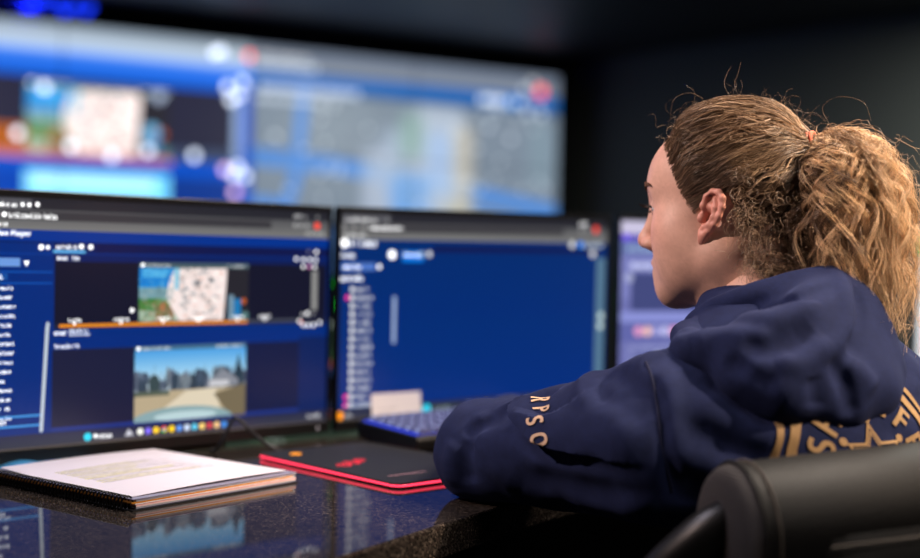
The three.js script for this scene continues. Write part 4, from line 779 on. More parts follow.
{
  const r = rng(101), S = new Strands(), gauss = () => (r() + r() + r() - 1.5) * 1.15, H = (p) => fromHead(...p);
  // close cap of hair under the strands
  const cap = (x, y, z) => { const d = headField(x, y, z); if (d > 0.06) return d - 0.04; const t = thick(x, y, z); return smin(d - t * 0.6 + 0.0016, chain(x, y, z, [[0, 0.055, -0.082, 0.014], [0, -0.01, -0.08, 0.019], [0.006, -0.062, -0.066, 0.017]]), 0.02); };
  const capG = nets(cap, [-0.09, -0.085, -0.12], [0.09, 0.15, 0.1], 0.003, 0.0018, (x, y, z) => { const n = noise(x * 160, y * 160, z * 60); return tone(DARK, BROWN, 0.35 * n + 0.25 * sstep(0.03, 0.1, y)); });
  capG.applyMatrix4(headM);
  const lock = (root, count, opt = {}) => {
    const d0 = unit([root[0] - HC[0], root[1] - HC[1], root[2] - HC[2]]), A = (opt.amp ?? (r() < 0.4 ? 0.0062 : 0.0032)) * (0.3 + 1.2 * r()), fq = 1.3 + r() * 1.8, ph = r() * 6.3, A2 = 0.0026 * r(), side = unit(cross(d0, tieD)), lift = 0.0055 * r() * r();
    const base = opt.color ?? tone(BROWN, FAIR, clamp(0.02 + 0.95 * r() ** 1.4 + 0.28 * sstep(0.03, 0.12, root[1]) - 0.75 * sstep(0.03, -0.04, root[1]), 0, 1));  // nape tone is dark hair plus painted shade; lit crown painted fairer
    for (let s = 0; s < count; s++) {
      const J = opt.outer ? 0.013 : 0.034, d = unit([d0[0] + gauss() * J, d0[1] + gauss() * J, d0[2] + gauss() * J]), pts = [], N = 15, dep = opt.outer ? 0.9 + 0.25 * r() : r(), own = ph + gauss() * 0.28, sh = 0.35 + 1.25 * r();
      const R0 = scalpAt(d), p0 = [HC[0] + d[0] * R0, HC[1] + d[1] * R0, HC[2] + d[2] * R0]; if (p0[1] < hairLow(p0[2]) - 0.006 * r()) continue;
      const end = 0.94 + 0.08 * r(), ex = gauss() * 0.006, ey = gauss() * 0.007;
      for (let k = 0; k <= N; k++) {
        const t = (k / N) * end, q = slerp(d, tieD, t), R = scalpAt(q), x = HC[0] + q[0] * R, y = HC[1] + q[1] * R, z = HC[2] + q[2] * R, th = thick(x, y, z);
        const env = Math.sin(Math.PI * Math.min(1, t)) ** 0.7, near = sstep(0.72, 1, t);
        const rise = mix(0.0004 + (th + lift) * (0.35 + 0.65 * dep) * sstep(0, 0.16, t), 0, 0) + A2 * Math.sin(own * 1.7 + t * 9) * env, rr = mix(R + rise, tieR + ey, near * near), w = A * Math.sin(own + t * fq * 6.28) * env + ex * near;
        pts.push(H([HC[0] + q[0] * rr + side[0] * w, HC[1] + q[1] * rr + side[1] * w, HC[2] + q[2] * rr + side[2] * w]));
      }
      const c = base.map((v) => v * sh);
      S.add(pts, (count > 1 ? 0.00024 : 0.00014) + 0.00012 * r(), 0.00018, c.map((v) => v * 0.75), c);
    }
  };
  let made = 0, guard = 0;
  while (made < 360 && guard++ < 20000) {                          // all over the scalp
    const u = r() * 2 - 1, a = r() * 6.283, d = [Math.sqrt(1 - u * u) * Math.cos(a), u, Math.sqrt(1 - u * u) * Math.sin(a)], R = scalpAt(d), p = [HC[0] + d[0] * R, HC[1] + d[1] * R, HC[2] + d[2] * R];
    if (p[1] < hairLow(p[2]) + 0.002) continue;
    lock(p, 15); made++;
  }
  for (let i = 0; i < 420; i++) {                                  // a close row along the hairline
    const s = i % 2 ? 1 : -1, k = r(), z = k < 0.6 ? mix(0.016, 0.078, r()) : k < 0.75 ? mix(-0.02, 0.018, r()) : mix(-0.085, -0.025, r()), y = hairLow(z) - 0.003 + 0.012 * r();
    let x = s * 0.12; for (let q = 0; q < 60; q++) { const v = headNeck(x, y, z); if (v < 0.0003) break; x -= s * v * 0.8; if (x * s < 0) { x = 0; break; } }
    lock([x, y, z], 3, { amp: 0.003, color: z < -0.02 ? tone(DARK, BROWN, 0.5 + 0.3 * r()) : tone(BROWN, FAIR, 0.1 + 0.3 * r()) });
  }
  for (let i = 0; i < 80; i++) { const a = (i / 79 - 0.5) * 2, x = a * 0.05, y = 0.094 + 0.011 * (1 - a * a) + 0.006 * r(); let z = 0.13; for (let q = 0; q < 60; q++) { const v = headNeck(x, y, z); if (v < 0.0003) break; z -= v * 0.8; } lock([x, y, z], 5, { amp: 0.004 }); }
  for (let i = 0; i < 260; i++) {                                  // lighter wavy streaks on the outside
    const a = r() * 6.283, u = mix(-0.2, 1, r()), d = [Math.sqrt(1 - u * u) * Math.cos(a), u, Math.sqrt(1 - u * u) * Math.sin(a)], R = scalpAt(d), p = [HC[0] + d[0] * R, HC[1] + d[1] * R, HC[2] + d[2] * R];
    if (p[1] < hairLow(p[2]) + 0.008 || p[1] < 0.015) continue;
    lock(p, 6, { outer: true, amp: 0.0035 + 0.004 * r(), color: tone(BROWN, FAIR, 0.45 + 0.75 * r()) });
  }
  // single short hairs that soften the hairline
  for (let i = 0; i < 900; i++) {
    const s = i % 3 ? 1 : -1, z = mix(0.0, 0.077, r() ** 0.8), y = hairLow(z) - 0.006 + 0.018 * r();
    let x = s * 0.12; for (let q = 0; q < 60; q++) { const v = headNeck(x, y, z); if (v < 0.0003) break; x -= s * v * 0.8; if (x * s < 0) { x = 0; break; } }
    lock([x, y, z], 1, { amp: 0.003, color: tone(BROWN, FAIR, 0.5 * r()) });
  }
  // springy loose curls at the nape and behind the ears
  const curl = (p, dir, L, rad, turns, col, w = 0.00022, N = 30) => {
    const d = unit(dir), a = unit(cross(d, Math.abs(d[1]) < 0.8 ? [0, 1, 0] : [1, 0, 0])), b = cross(d, a), ph = r() * 6.28, bend = [gauss() * 0.4, -0.35 * r(), gauss() * 0.4], pts = [];
    for (let k = 0; k <= N; k++) { const t = k / N, q = ph + t * turns * 6.283, g = rad * Math.min(1, t * 3); pts.push(H([0, 1, 2].map((i) => p[i] + d[i] * L * t + bend[i] * L * t * t * 0.6 + (a[i] * Math.cos(q) + b[i] * Math.sin(q)) * g - (k ? 0 : 0)))); }
    S.add(pts, w, w * 0.5, col, tone(col, FAIR, 0.35));
  };
  for (let i = 0; i < 900; i++) {
    const s = r() < 0.6 ? 1 : -1, z = mix(-0.088, -0.026, r()), y = hairLow(z) + r() * r() * 0.11; if (y > 0.06) continue;
    let x = s * 0.12; for (let q = 0; q < 60; q++) { const v = headNeck(x, y, z); if (v < 0.002) break; x -= s * v * 0.8; if (x * s < 0) { x = 0; break; } }
    const n = unit([x, y * 0.3, z + 0.02]);
    curl([x, y, z], [n[0] * 0.5 + gauss() * 0.5, -0.35 + gauss() * 0.8, -0.55 + gauss() * 0.5], 0.022 + 0.034 * r(), 0.0022 + 0.0046 * r(), 1 + r() * 1.8, tone(DARK, BROWN, 0.1 + 1.0 * r()), 0.00024);
  }
  for (let i = 0; i < 420; i++) {
    const t = r(), a = (r() - 0.5) * 3.4, c = t < 0.5 ? [0, mix(0.055, -0.01, t * 2), mix(-0.082, -0.08, t * 2)] : [0, mix(-0.01, -0.066, t * 2 - 1), mix(-0.08, -0.066, t * 2 - 1)], n = [Math.sin(a), 0, -Math.cos(a)];
    curl([c[0] + n[0] * 0.022, c[1], c[2] + n[2] * 0.019], [n[0] * 0.3 + gauss() * 0.4, -0.8 + gauss() * 0.5, -0.25 + gauss() * 0.35], 0.025 + 0.035 * r(), 0.003 + 0.005 * r(), 1 + r() * 1.8, tone(DARK, BROWN, 0.1 + 1.1 * r()), 0.00024);
  }
  // stray hairs over the crown
  for (let i = 0; i < 170; i++) {
    const a = r() * 6.283, u = mix(0.45, 1, r()), d = [Math.sqrt(1 - u * u) * Math.cos(a), u, Math.sqrt(1 - u * u) * Math.sin(a)], R = scalpAt(d) + 0.01, p = [HC[0] + d[0] * R, HC[1] + d[1] * R, HC[2] + d[2] * R];
    if (p[1] < hairLow(p[2]) + 0.01) continue;
    curl(p, [d[0] * 0.6 + gauss(), d[1] * 0.7 + gauss() * 0.5, d[2] * 0.5 - 0.5 + gauss()], 0.016 + 0.026 * r(), 0.003 + 0.006 * r(), 0.6 + r() * 0.8, tone(BROWN, FAIR, 0.2 + 0.6 * r()), 0.00011, 22);
  }
  const arc = (pts, w) => S.add(new THREE.CatmullRomCurve3(pts.map((q) => V(...q))).getPoints(36).map((v) => H([v.x, v.y, v.z])), w, w * 0.6, BROWN, FAIR);
  arc([[0.01, 0.135, -0.005], [0.012, 0.155, 0.004], [0.006, 0.17, 0.002], [0.006, 0.176, -0.002]], 0.00017); arc([[0.012, 0.138, -0.014], [0.006, 0.155, -0.006], [0.01, 0.167, -0.012], [0.014, 0.178, -0.017]], 0.00017);
  arc([[0.03, 0.115, 0.066], [0.034, 0.14, 0.058], [0.03, 0.146, 0.04], [0.028, 0.138, 0.024]], 0.00016); arc([[0.02, 0.12, 0.06], [0.03, 0.134, 0.046], [0.028, 0.135, 0.036], [0.026, 0.126, 0.034]], 0.00016);
  arc([[0.006, 0.092, -0.122], [0.012, 0.118, -0.112], [0.016, 0.128, -0.13], [0.012, 0.12, -0.158], [0.004, 0.1, -0.164]], 0.00016);
  const hairM = phy({ color: 0xffffff, vertexColors: true, roughness: 0.36, specularIntensity: 1, });
  const hair = part('hair', join([capG, S.build()]), hairM, person, 'brown hair swept back with loose curls at the nape');

  // ponytail
  const P = new Strands();
  const bez = (a, b, c, d, t) => { const s = 1 - t; return [0, 1, 2].map((i) => a[i] * s * s * s + 3 * b[i] * s * s * t + 3 * c[i] * s * t * t + d[i] * t * t * t); };
  for (let i = 0; i < 230; i++) {
    const ring = i % 2 < 1 || i >= 170, e = Math.sqrt(r()), a = gauss() * 0.62, near = i % 5 === 3, out = near ? 0.06 * r() : ring ? 0.55 + 0.5 * r() : e, x = clamp(ring && i % 12 === 0 ? Math.abs(a) + 0.3 : a, -1.15, 1.15) * 0.054;
    const P0 = [gauss() * 0.006, TIE[1] + gauss() * 0.006, TIE[2] - 0.005], P1 = [x * 0.35, TIE[1] + 0.004 + 0.022 * out, TIE[2] - 0.012 - 0.03 * out], P2 = [x * 1.15, 0.03 + 0.06 * out, (near ? -0.092 : -0.102) - 0.112 * out], yE = mix(-0.02, -0.156, r() ** 0.55) * (0.6 + 0.4 * Math.max(out, r())), P3 = [x * 0.95 + gauss() * 0.01, near ? Math.max(yE, -0.08) : yE, (near ? -0.08 : -0.104) - 0.094 * out * (0.78 + 0.35 * r())];
    let turns = ring ? 2.8 + r() * 2.6 : 2 + r() * 2.4, rad = ring ? 0.0066 + 0.005 * r() : 0.0032 + 0.0035 * r(), ph = r() * 6.28, hand = r() < 0.5 ? 1 : -1, base = near ? tone(DARK, BROWN, 0.4 + 0.8 * r()) : tone(tone(BROWN, FAIR, 0.6), GOLD, ring ? 0.45 + 0.55 * r() : 0.75 * r()), n = ring ? 15 : 20, spread = ring ? 0.0018 + 0.0012 * r() : 0.0062;
    if (i >= 170) {                                                // ringlets along the near side, hanging in front
      const u = r(), v = r(), sx = i % 4 ? 1 : -1;
      P1[0] = sx * 0.02; P1[1] = TIE[1] + 0.004; P1[2] = TIE[2] - 0.014; P2[0] = sx * (0.045 + 0.02 * v); P2[1] = 0.05 + 0.04 * u; P2[2] = -0.102 - 0.09 * u; P3[0] = sx * (0.03 + 0.03 * v); P3[1] = mix(-0.03, -0.09, v) - 0.07 * u; P3[2] = -0.1 - 0.085 * u;
    }
    for (let s = 0; s < n; s++) {
      const loose = s > n - 4 ? 2.2 : 1, ox = gauss() * spread * loose, oy = gauss() * spread * loose, oz = gauss() * spread * loose, dph = gauss() * (ring ? 0.2 : 0.5), stop = 0.84 + 0.18 * r(), pts = [], N = ring ? 58 : 42, k1 = 0.55 + 0.9 * r(), fr = gauss() * 0.35, wa = 0.0006 + 0.0012 * r(), wf = 0.5 + r();
      for (let k = 0; k <= N; k++) {
        const t = (k / N) * stop, c = bez(P0, P1, P2, P3, t), q = ph + dph + fr * t + hand * turns * 6.283 * (t ** 1.2), g = rad * sstep(0.08, 0.45, t) * (1 + 0.3 * t), sp = sstep(0, 0.3, t) * (ring ? 1 - 0.3 * t : 1), w = wa * Math.sin(k * wf + s), w2 = wa * Math.cos(k * wf * 1.13 + s * 2);
        pts.push(H([c[0] + Math.cos(q) * g + ox * sp + w2, c[1] + oy * sp + w, c[2] + Math.sin(q) * g + oz * sp]));
      }
      const c = base.map((v) => v * k1);
      P.add(pts, 0.00021 + 0.0001 * r(), 0.00013, tone(c, BROWN, 0.35), c);
    }
  }
  for (let i = 0; i < 420; i++) {                                  // frizz round it
    const t = r(), a = r() * 6.28, y = mix(0.085, -0.13, t), z = mix(-0.14, -0.158, t), rx = mix(0.035, 0.05, t), p = [Math.cos(a) * rx, y, z + Math.sin(a) * 0.05], d = [Math.cos(a) + gauss() * 0.5, gauss() * 0.7 - 0.3, Math.sin(a) + gauss() * 0.5], q = new Strands(), dd = unit(d), L = 0.015 + 0.03 * r(), n1 = unit(cross(dd, [0, 1, 0.2])), n2 = cross(dd, n1), ph = r() * 6, tu = 0.6 + r(), rr = 0.003 + 0.005 * r(), pts = [];
    for (let k = 0; k <= 18; k++) { const s = k / 18, u = ph + s * tu * 6.28; pts.push(H([0, 1, 2].map((m) => p[m] + dd[m] * L * s + (n1[m] * Math.cos(u) + n2[m] * Math.sin(u)) * rr * s - (m === 1 ? L * 0.3 * s * s : 0)))); }
    P.add(pts, 0.00015, 0.0001, FAIR, GOLD);
  }
  const core = nets((x, y, z) => { let d = chain(x, y, z, [[0, 0.079, -0.094, 0.008], [0, 0.066, -0.118, 0.018], [0, 0.03, -0.142, 0.022], [0, -0.03, -0.145, 0.022], [0, -0.06, -0.142, 0.014]], 0.01); d = smin(d, chain(x, y, z, [[0, 0.04, -0.115, 0.014], [0.008, -0.02, -0.117, 0.014], [0.006, -0.056, -0.11, 0.012]]), 0.01); return d + 0.004 * Math.sin(x * 260 + y * 90) * Math.sin(z * 240 - y * 60); }, [-0.06, -0.12, -0.21], [0.06, 0.11, -0.07], 0.004, 0.002, (x, y, z) => tone(DARK, BROWN, 0.5 + 0.7 * noise(x * 200, y * 70, z * 200)));
  core.applyMatrix4(headM);
  const pony = part('ponytail', join([core, P.build()]), hairM, hair, 'golden curly ponytail');
  const band = std(0xd2694e, 0.75), ax = unit([0, 0.25, -1]);
  for (let i = 0; i < 3; i++) {
    const g = new THREE.TorusGeometry(0.0125, 0.0024, 10, 28).applyQuaternion(new THREE.Quaternion().setFromUnitVectors(V(0, 0, 1), V(...ax))).rotateX((i - 1) * 0.12).translate(TIE[0], TIE[1] + 0.0008, TIE[2] + 0.002 + (i - 1) * 0.004);
    g.applyMatrix4(headM);
    part('hair_tie', g, band, hair, 'coral hair tie');
  }
}
// ------------------------------------------------------------------ the hooded sweatshirt
const personM = new THREE.Matrix4().makeRotationY(R(-140)).setPosition(0.42, 0, -1.4), personI = personM.clone().invert();
const toPerson = (v) => { const q = v.clone().applyMatrix4(personI); return [q.x, q.y, q.z]; };
function sleeves(x, y, z) {
  // left arm: shoulder, upper arm hanging loose, elbow on the desk, forearm going inward
  let d = capsule(x, y, z, [0.172, 0.853, 0.085], [0.196, 0.803, 0.33], 0.076, 0.06);
  d = smin(d, capsule(x, y, z, [0.192, 0.835, 0.09], [0.2, 0.796, 0.34], 0.08, 0.052), 0.03);
  d = smin(d, ellipsoid(x, y, z, [0.2, 0.798, 0.36], [0.058, 0.053, 0.062]), 0.03);
  d = smin(d, capsule(x, y, z, [0.19, 0.8, 0.372], [0.012, 0.797, 0.53], 0.056, 0.044), 0.03);
  d = smin(d, capsule(x, y, z, [-0.17, 0.862, 0.085], [-0.205, 0.808, 0.35], 0.076, 0.064), 0.04);
  d = smin(d, capsule(x, y, z, [-0.205, 0.806, 0.35], [-0.145, 0.797, 0.55], 0.062, 0.044), 0.03);
  return smax(d, 0.7485 - y, 0.012);                              // flat where it lies on the desk
}
function clothBase(x, y, z) {
  let d = torso(x, y, z, 0.026);
  const X = Math.abs(x);
  d = smin(d, capsule(X, y, z, [0.04, 0.93, 0.075], [0.165, 0.864, 0.085], 0.058, 0.07), 0.05);
  d = smin(d, ellipsoid(x, y, z, [0.0, 0.82, -0.012], [0.17, 0.13, 0.068]), 0.06);
  return smin(d, sleeves(x, y, z), 0.035);
}
function hoodBase(x, y, z) {
  const X = Math.abs(x);
  // collar ring round the neck
  const ex = 0.083, ez = 0.083, cz = 0.098, q = len(x / ex, (z - cz) / ez), rr = Math.max(1e-4, q), ring = len((q - 1) * len(x, z - cz) / rr, (y - (0.966 - (z - cz) * 0.38)) * 0.62) - 0.021;
  let d = ring;
  d = smin(d, ellipsoid(x, y, z, [0.052, 0.938, -0.016], [0.1, 0.08, 0.046]), 0.03);
  d = smin(d, capsule(x, y, z, [0.035, 0.975, 0.0], [0.1, 0.94, 0.04], 0.034, 0.032), 0.03);
  d = smin(d, capsule(x, y, z, [0.0, 0.975, 0.0], [-0.085, 0.94, 0.03], 0.034, 0.03), 0.03);
  d = smin(d, chain(x, y, z, [[0.06, 0.925, -0.022, 0.046], [0.142, 0.93, 0.004, 0.04], [0.172, 0.938, 0.062, 0.024], [0.128, 0.95, 0.112, 0.018]], 0.02), 0.035);
  d = smin(d, chain(x, y, z, [[0.0, 0.925, -0.015, 0.04], [-0.075, 0.918, 0.02, 0.034], [-0.125, 0.925, 0.06, 0.026], [-0.1, 0.945, 0.13, 0.022]], 0.02), 0.035);
  d = smin(d, chain(x, y, z, [[0.168, 0.92, 0.0, 0.024], [0.145, 0.903, -0.028, 0.026], [0.085, 0.895, -0.052, 0.028], [0.035, 0.9, -0.054, 0.028], [0.0, 0.91, -0.042, 0.026]], 0.02), 0.03);
  const hole = len(x / 0.062, (z - cz) / 0.064) - 1;                // room for the neck
  return smax(d, -hole * 0.06 - Math.max(0, 0.93 - y), 0.008);
}
// a spot on a cloth surface seen from the chair's side of the desk
const seat = V(0, 1.03, 0), eye0 = toPerson(seat);
const camM = new THREE.Matrix4().makeRotationFromEuler(new THREE.Euler(R(-0.8), 0, R(1.0)));
function spot(f, px, py) {
  const w = V((px - 460) / 1278, -(py - 279) / 1278, -1).normalize().applyMatrix4(camM).add(seat), q = toPerson(w), d = [q[0] - eye0[0], q[1] - eye0[1], q[2] - eye0[2]];
  let t = 0.7, best = 9, bt = t;
  for (let i = 0; i < 160; i++) { const v = f(eye0[0] + d[0] * t, eye0[1] + d[1] * t, eye0[2] + d[2] * t); if (v < best) { best = v; bt = t; } if (v < 0.0004) break; t += Math.max(0.0006, v * 0.7); if (t > 2.4) break; }
  return [eye0[0] + d[0] * bt, eye0[1] + d[1] * bt, eye0[2] + d[2] * bt];
}
// folds: [amplitude (+ ridge, - valley), width, [seen points]]
function foldSet(f, list) {
  return list.map(([amp, w, ...pts]) => {
    const p = [];
    for (let i = 0; i < pts.length; i += 2) p.push(spot(f, pts[i], pts[i + 1]));
    const c = new THREE.CatmullRomCurve3(p.map((q) => V(...q))), q = c.getPoints((p.length - 1) * 4).map((v) => [v.x, v.y, v.z]);
    const m = [0, 1, 2].map((k) => q.reduce((s, v) => s + v[k], 0) / q.length), rad = Math.max(...q.map((v) => len(v[0] - m[0], v[1] - m[1], v[2] - m[2]))) + w * 2.5;
    return { amp, w, q, m, rad };
  });
}
function fold(folds, x, y, z) {
  let s = 0;
  for (const { amp, w, q, m, rad } of folds) {
    if (len(x - m[0], y - m[1], z - m[2]) > rad) continue;
    let best = 9, bi = 0;
    for (let i = 0; i + 1 < q.length; i++) {
      const a = q[i], b = q[i + 1], bx = b[0] - a[0], by = b[1] - a[1], bz = b[2] - a[2], px = x - a[0], py = y - a[1], pz = z - a[2], t = clamp((px * bx + py * by + pz * bz) / (bx * bx + by * by + bz * bz + 1e-9), 0, 1), d = len(px - bx * t, py - by * t, pz - bz * t);
      if (d < best) { best = d; bi = i + t; }
    }
    if (best < w * 2.5) { const e = bi / (q.length - 1), end = Math.min(1, Math.min(e, 1 - e) * 5 + 0.12); s += amp * Math.exp(-((best / w) ** 2)) * end; }
  }
  return s;
}
const creases = foldSet(clothBase, [
  // the fold that hangs over the elbow, and the valley the lettering dips into
  [-0.006, 0.014, 515, 475, 560, 486, 610, 492, 650, 490], [0.006, 0.018, 470, 430, 488, 446, 500, 470, 520, 490],
  [-0.007, 0.012, 470, 440, 465, 462, 472, 484], [0.006, 0.014, 455, 440, 449, 462, 455, 486], [-0.005, 0.012, 480, 415, 500, 410, 508, 420],
  // upper arm and shoulder
  [0.007, 0.009, 600, 372, 588, 380, 584, 396, 596, 410], [-0.007, 0.008, 610, 372, 602, 386, 608, 402], [0.006, 0.011, 470, 420, 490, 412, 506, 404, 530, 396], [-0.007, 0.009, 462, 432, 484, 424, 502, 418],
  [-0.005, 0.014, 590, 395, 625, 405, 650, 430], [0.006, 0.018, 575, 420, 610, 432, 648, 455], [-0.006, 0.013, 610, 372, 640, 392, 655, 420], [0.006, 0.014, 628, 362, 650, 372, 668, 400],
  [-0.006, 0.008, 652, 362, 660, 400, 664, 440, 672, 470, 676, 500], [0.005, 0.01, 668, 360, 674, 400, 678, 440, 686, 470],
  [-0.008, 0.01, 645, 352, 660, 346, 676, 338], [0.006, 0.012, 640, 360, 662, 356, 684, 350],
  [0.007, 0.018, 690, 400, 740, 430, 790, 445], [-0.007, 0.016, 685, 425, 730, 448, 780, 462], [0.006, 0.016, 680, 450, 720, 470, 760, 480], [-0.006, 0.014, 700, 375, 740, 402, 780, 425],
  [0.006, 0.02, 560, 500, 610, 505, 660, 500], [-0.005, 0.014, 700, 470, 690, 490, 684, 505],
]);
const hoodFolds = foldSet(hoodBase, [
  [-0.01, 0.008, 678, 332, 694, 326, 722, 321, 760, 310, 800, 298, 838, 284], [0.008, 0.013, 690, 345, 716, 338, 745, 336, 776, 346],
  [0.009, 0.012, 735, 318, 765, 320, 790, 314, 818, 300], [-0.01, 0.011, 742, 340, 766, 348, 790, 342, 812, 326], [0.009, 0.011, 776, 360, 796, 366, 814, 356, 830, 344],
  [0.009, 0.0085, 834, 268, 846, 292, 848, 322, 834, 346, 812, 354], [-0.009, 0.009, 856, 286, 861, 324, 848, 356], [-0.009, 0.0085, 830, 358, 842, 378, 850, 400, 853, 416],
  [0.007, 0.012, 846, 364, 862, 376, 874, 392], [-0.007, 0.01, 812, 376, 816, 392, 814, 408], [0.006, 0.014, 742, 366, 770, 384, 796, 398], [-0.007, 0.01, 724, 358, 750, 374, 780, 388], [-0.006, 0.008, 704, 312, 720, 315, 745, 308, 770, 297],
]);
// ledges: cloth pushed up into a turned rim along seen points; raised on the left of the way the points run
const ledges = foldSet(clothBase, [[0.0165, 0.03, 552, 396, 538, 398, 524, 402, 515, 409, 514, 418, 521, 428, 531, 437, 546, 445, 568, 452, 602, 459, 650, 465]]);
function ledge(x, y, z) {
  let s = 0;
  for (const { amp, q, m, rad } of ledges) {
    if (x < 0.08 || len(x - m[0], y - m[1], z - m[2]) > rad + 0.03) continue;
    let best = 9, bi = 0, sg = 1;
    const ta = clamp((z - 0.085) / 0.245, 0, 1), nx = x - mix(0.172, 0.196, ta), ny = y - mix(0.853, 0.803, ta);
    for (let i = 0; i + 1 < q.length; i++) {
      const a = q[i], b = q[i + 1], bx = b[0] - a[0], by = b[1] - a[1], bz = b[2] - a[2], px = x - a[0], py = y - a[1], pz = z - a[2], t = clamp((px * bx + py * by + pz * bz) / (bx * bx + by * by + bz * bz + 1e-9), 0, 1), ex = px - bx * t, ey = py - by * t, ez = pz - bz * t, d = len(ex * 0.6, ey, ez);
      if (d < best) { best = d; bi = i + t; sg = (by * ez - bz * ey) * nx + (bz * ex - bx * ez) * ny; }
    }
    const e = bi / (q.length - 1), k = Math.min(1, e * 7, (1 - e) * 3.2), sd = sg > 0 ? best : -best;
    s += k * (amp * sstep(-0.0015, 0.006, sd) * sstep(0.075, 0.015, sd) - 0.009 * Math.exp(-(((sd + 0.009) / 0.008) ** 2)));
  }
  return s;
}
const wavy = (x, y, z) => (noise(x * 17 + 3, y * 24, z * 17) - 0.5) * 0.009 + (noise(x * 44, y * 52, z * 44 + 7) - 0.5) * 0.0034;
const clothField = (x, y, z) => { const d = clothBase(x, y, z); return Math.abs(d) > 0.024 ? d : d - fold(creases, x, y, z) - ledge(x, y, z) - wavy(x, y, z); };
const hoodField = (x, y, z) => { const d = hoodBase(x, y, z); return Math.abs(d) > 0.024 ? d : d - fold(hoodFolds, x, y, z) - wavy(x + 2, y, z) * 0.4; };
const navy = (x, y, z) => { const n = 0.8 + 0.4 * noise(x * 700, y * 700, z * 700) * (0.6 + 0.4 * noise(x * 60, y * 60, z * 60)); return [0.0092 * n, 0.0155 * n, 0.06 * n]; };
const clothM = phy({ color: 0xffffff, vertexColors: true, roughness: 0.92, sheen: 0.35, sheenRoughness: 0.45, sheenColor: new THREE.Color(0.06, 0.085, 0.26), specularIntensity: 0.4 });
const hoodie = part('hooded_sweatshirt', nets(clothField, [-0.31, 0.36, -0.19], [0.31, 1.03, 0.62], 0.0053, 0.0022, navy), clothM, person, 'navy blue hooded sweatshirt');
part('hood', nets(hoodField, [-0.24, 0.82, -0.15], [0.25, 1.08, 0.24], 0.0038, 0.0018, navy), clothM, hoodie, 'folded-down hood');
for (const [a, b] of [[[0.02, 0.797, 0.523], [-0.03, 0.795, 0.566]], [[-0.146, 0.797, 0.545], [-0.14, 0.796, 0.6]]]) {
  const ribs = (x, y, z) => { const d = capsule(x, y, z, a, b, 0.036, 0.033), ang = Math.atan2(y - 0.796, x * 0.6 - z * 0.4); return smax(d + 0.0012 * Math.sin(ang * 34), 0.7485 - y, 0.006); };
  part('cuff', nets(ribs, [Math.min(a[0], b[0]) - 0.045, 0.745, Math.min(a[2], b[2]) - 0.045], [Math.max(a[0], b[0]) + 0.045, 0.84, Math.max(a[2], b[2]) + 0.045], 0.003, 0.0015, navy), clothM, hoodie);
}
// the sewn seam where the sleeve joins the shoulder
{
  const s = new Strands(), p = [];
  for (const [x, y] of [[646, 362], [652, 378], [656, 398], [659, 420], [662, 445], [667, 470], [672, 492]]) p.push(V(...spot(clothField, x, y)));
  s.add(new THREE.CatmullRomCurve3(p).getPoints(50).map((v) => [v.x, v.y, v.z]), 0.0016, 0.0016, [0.012, 0.015, 0.042], [0.012, 0.015, 0.042], 6);
  part('seam', s.build(), clothM, hoodie);
}
const clothTree = new MeshBVH(hoodie.geometry.clone(), { targetLeafSize: 8 });
const onCloth = (o, d) => clothTree.raycastFirst(new THREE.Ray(o, d), THREE.DoubleSide)?.point;
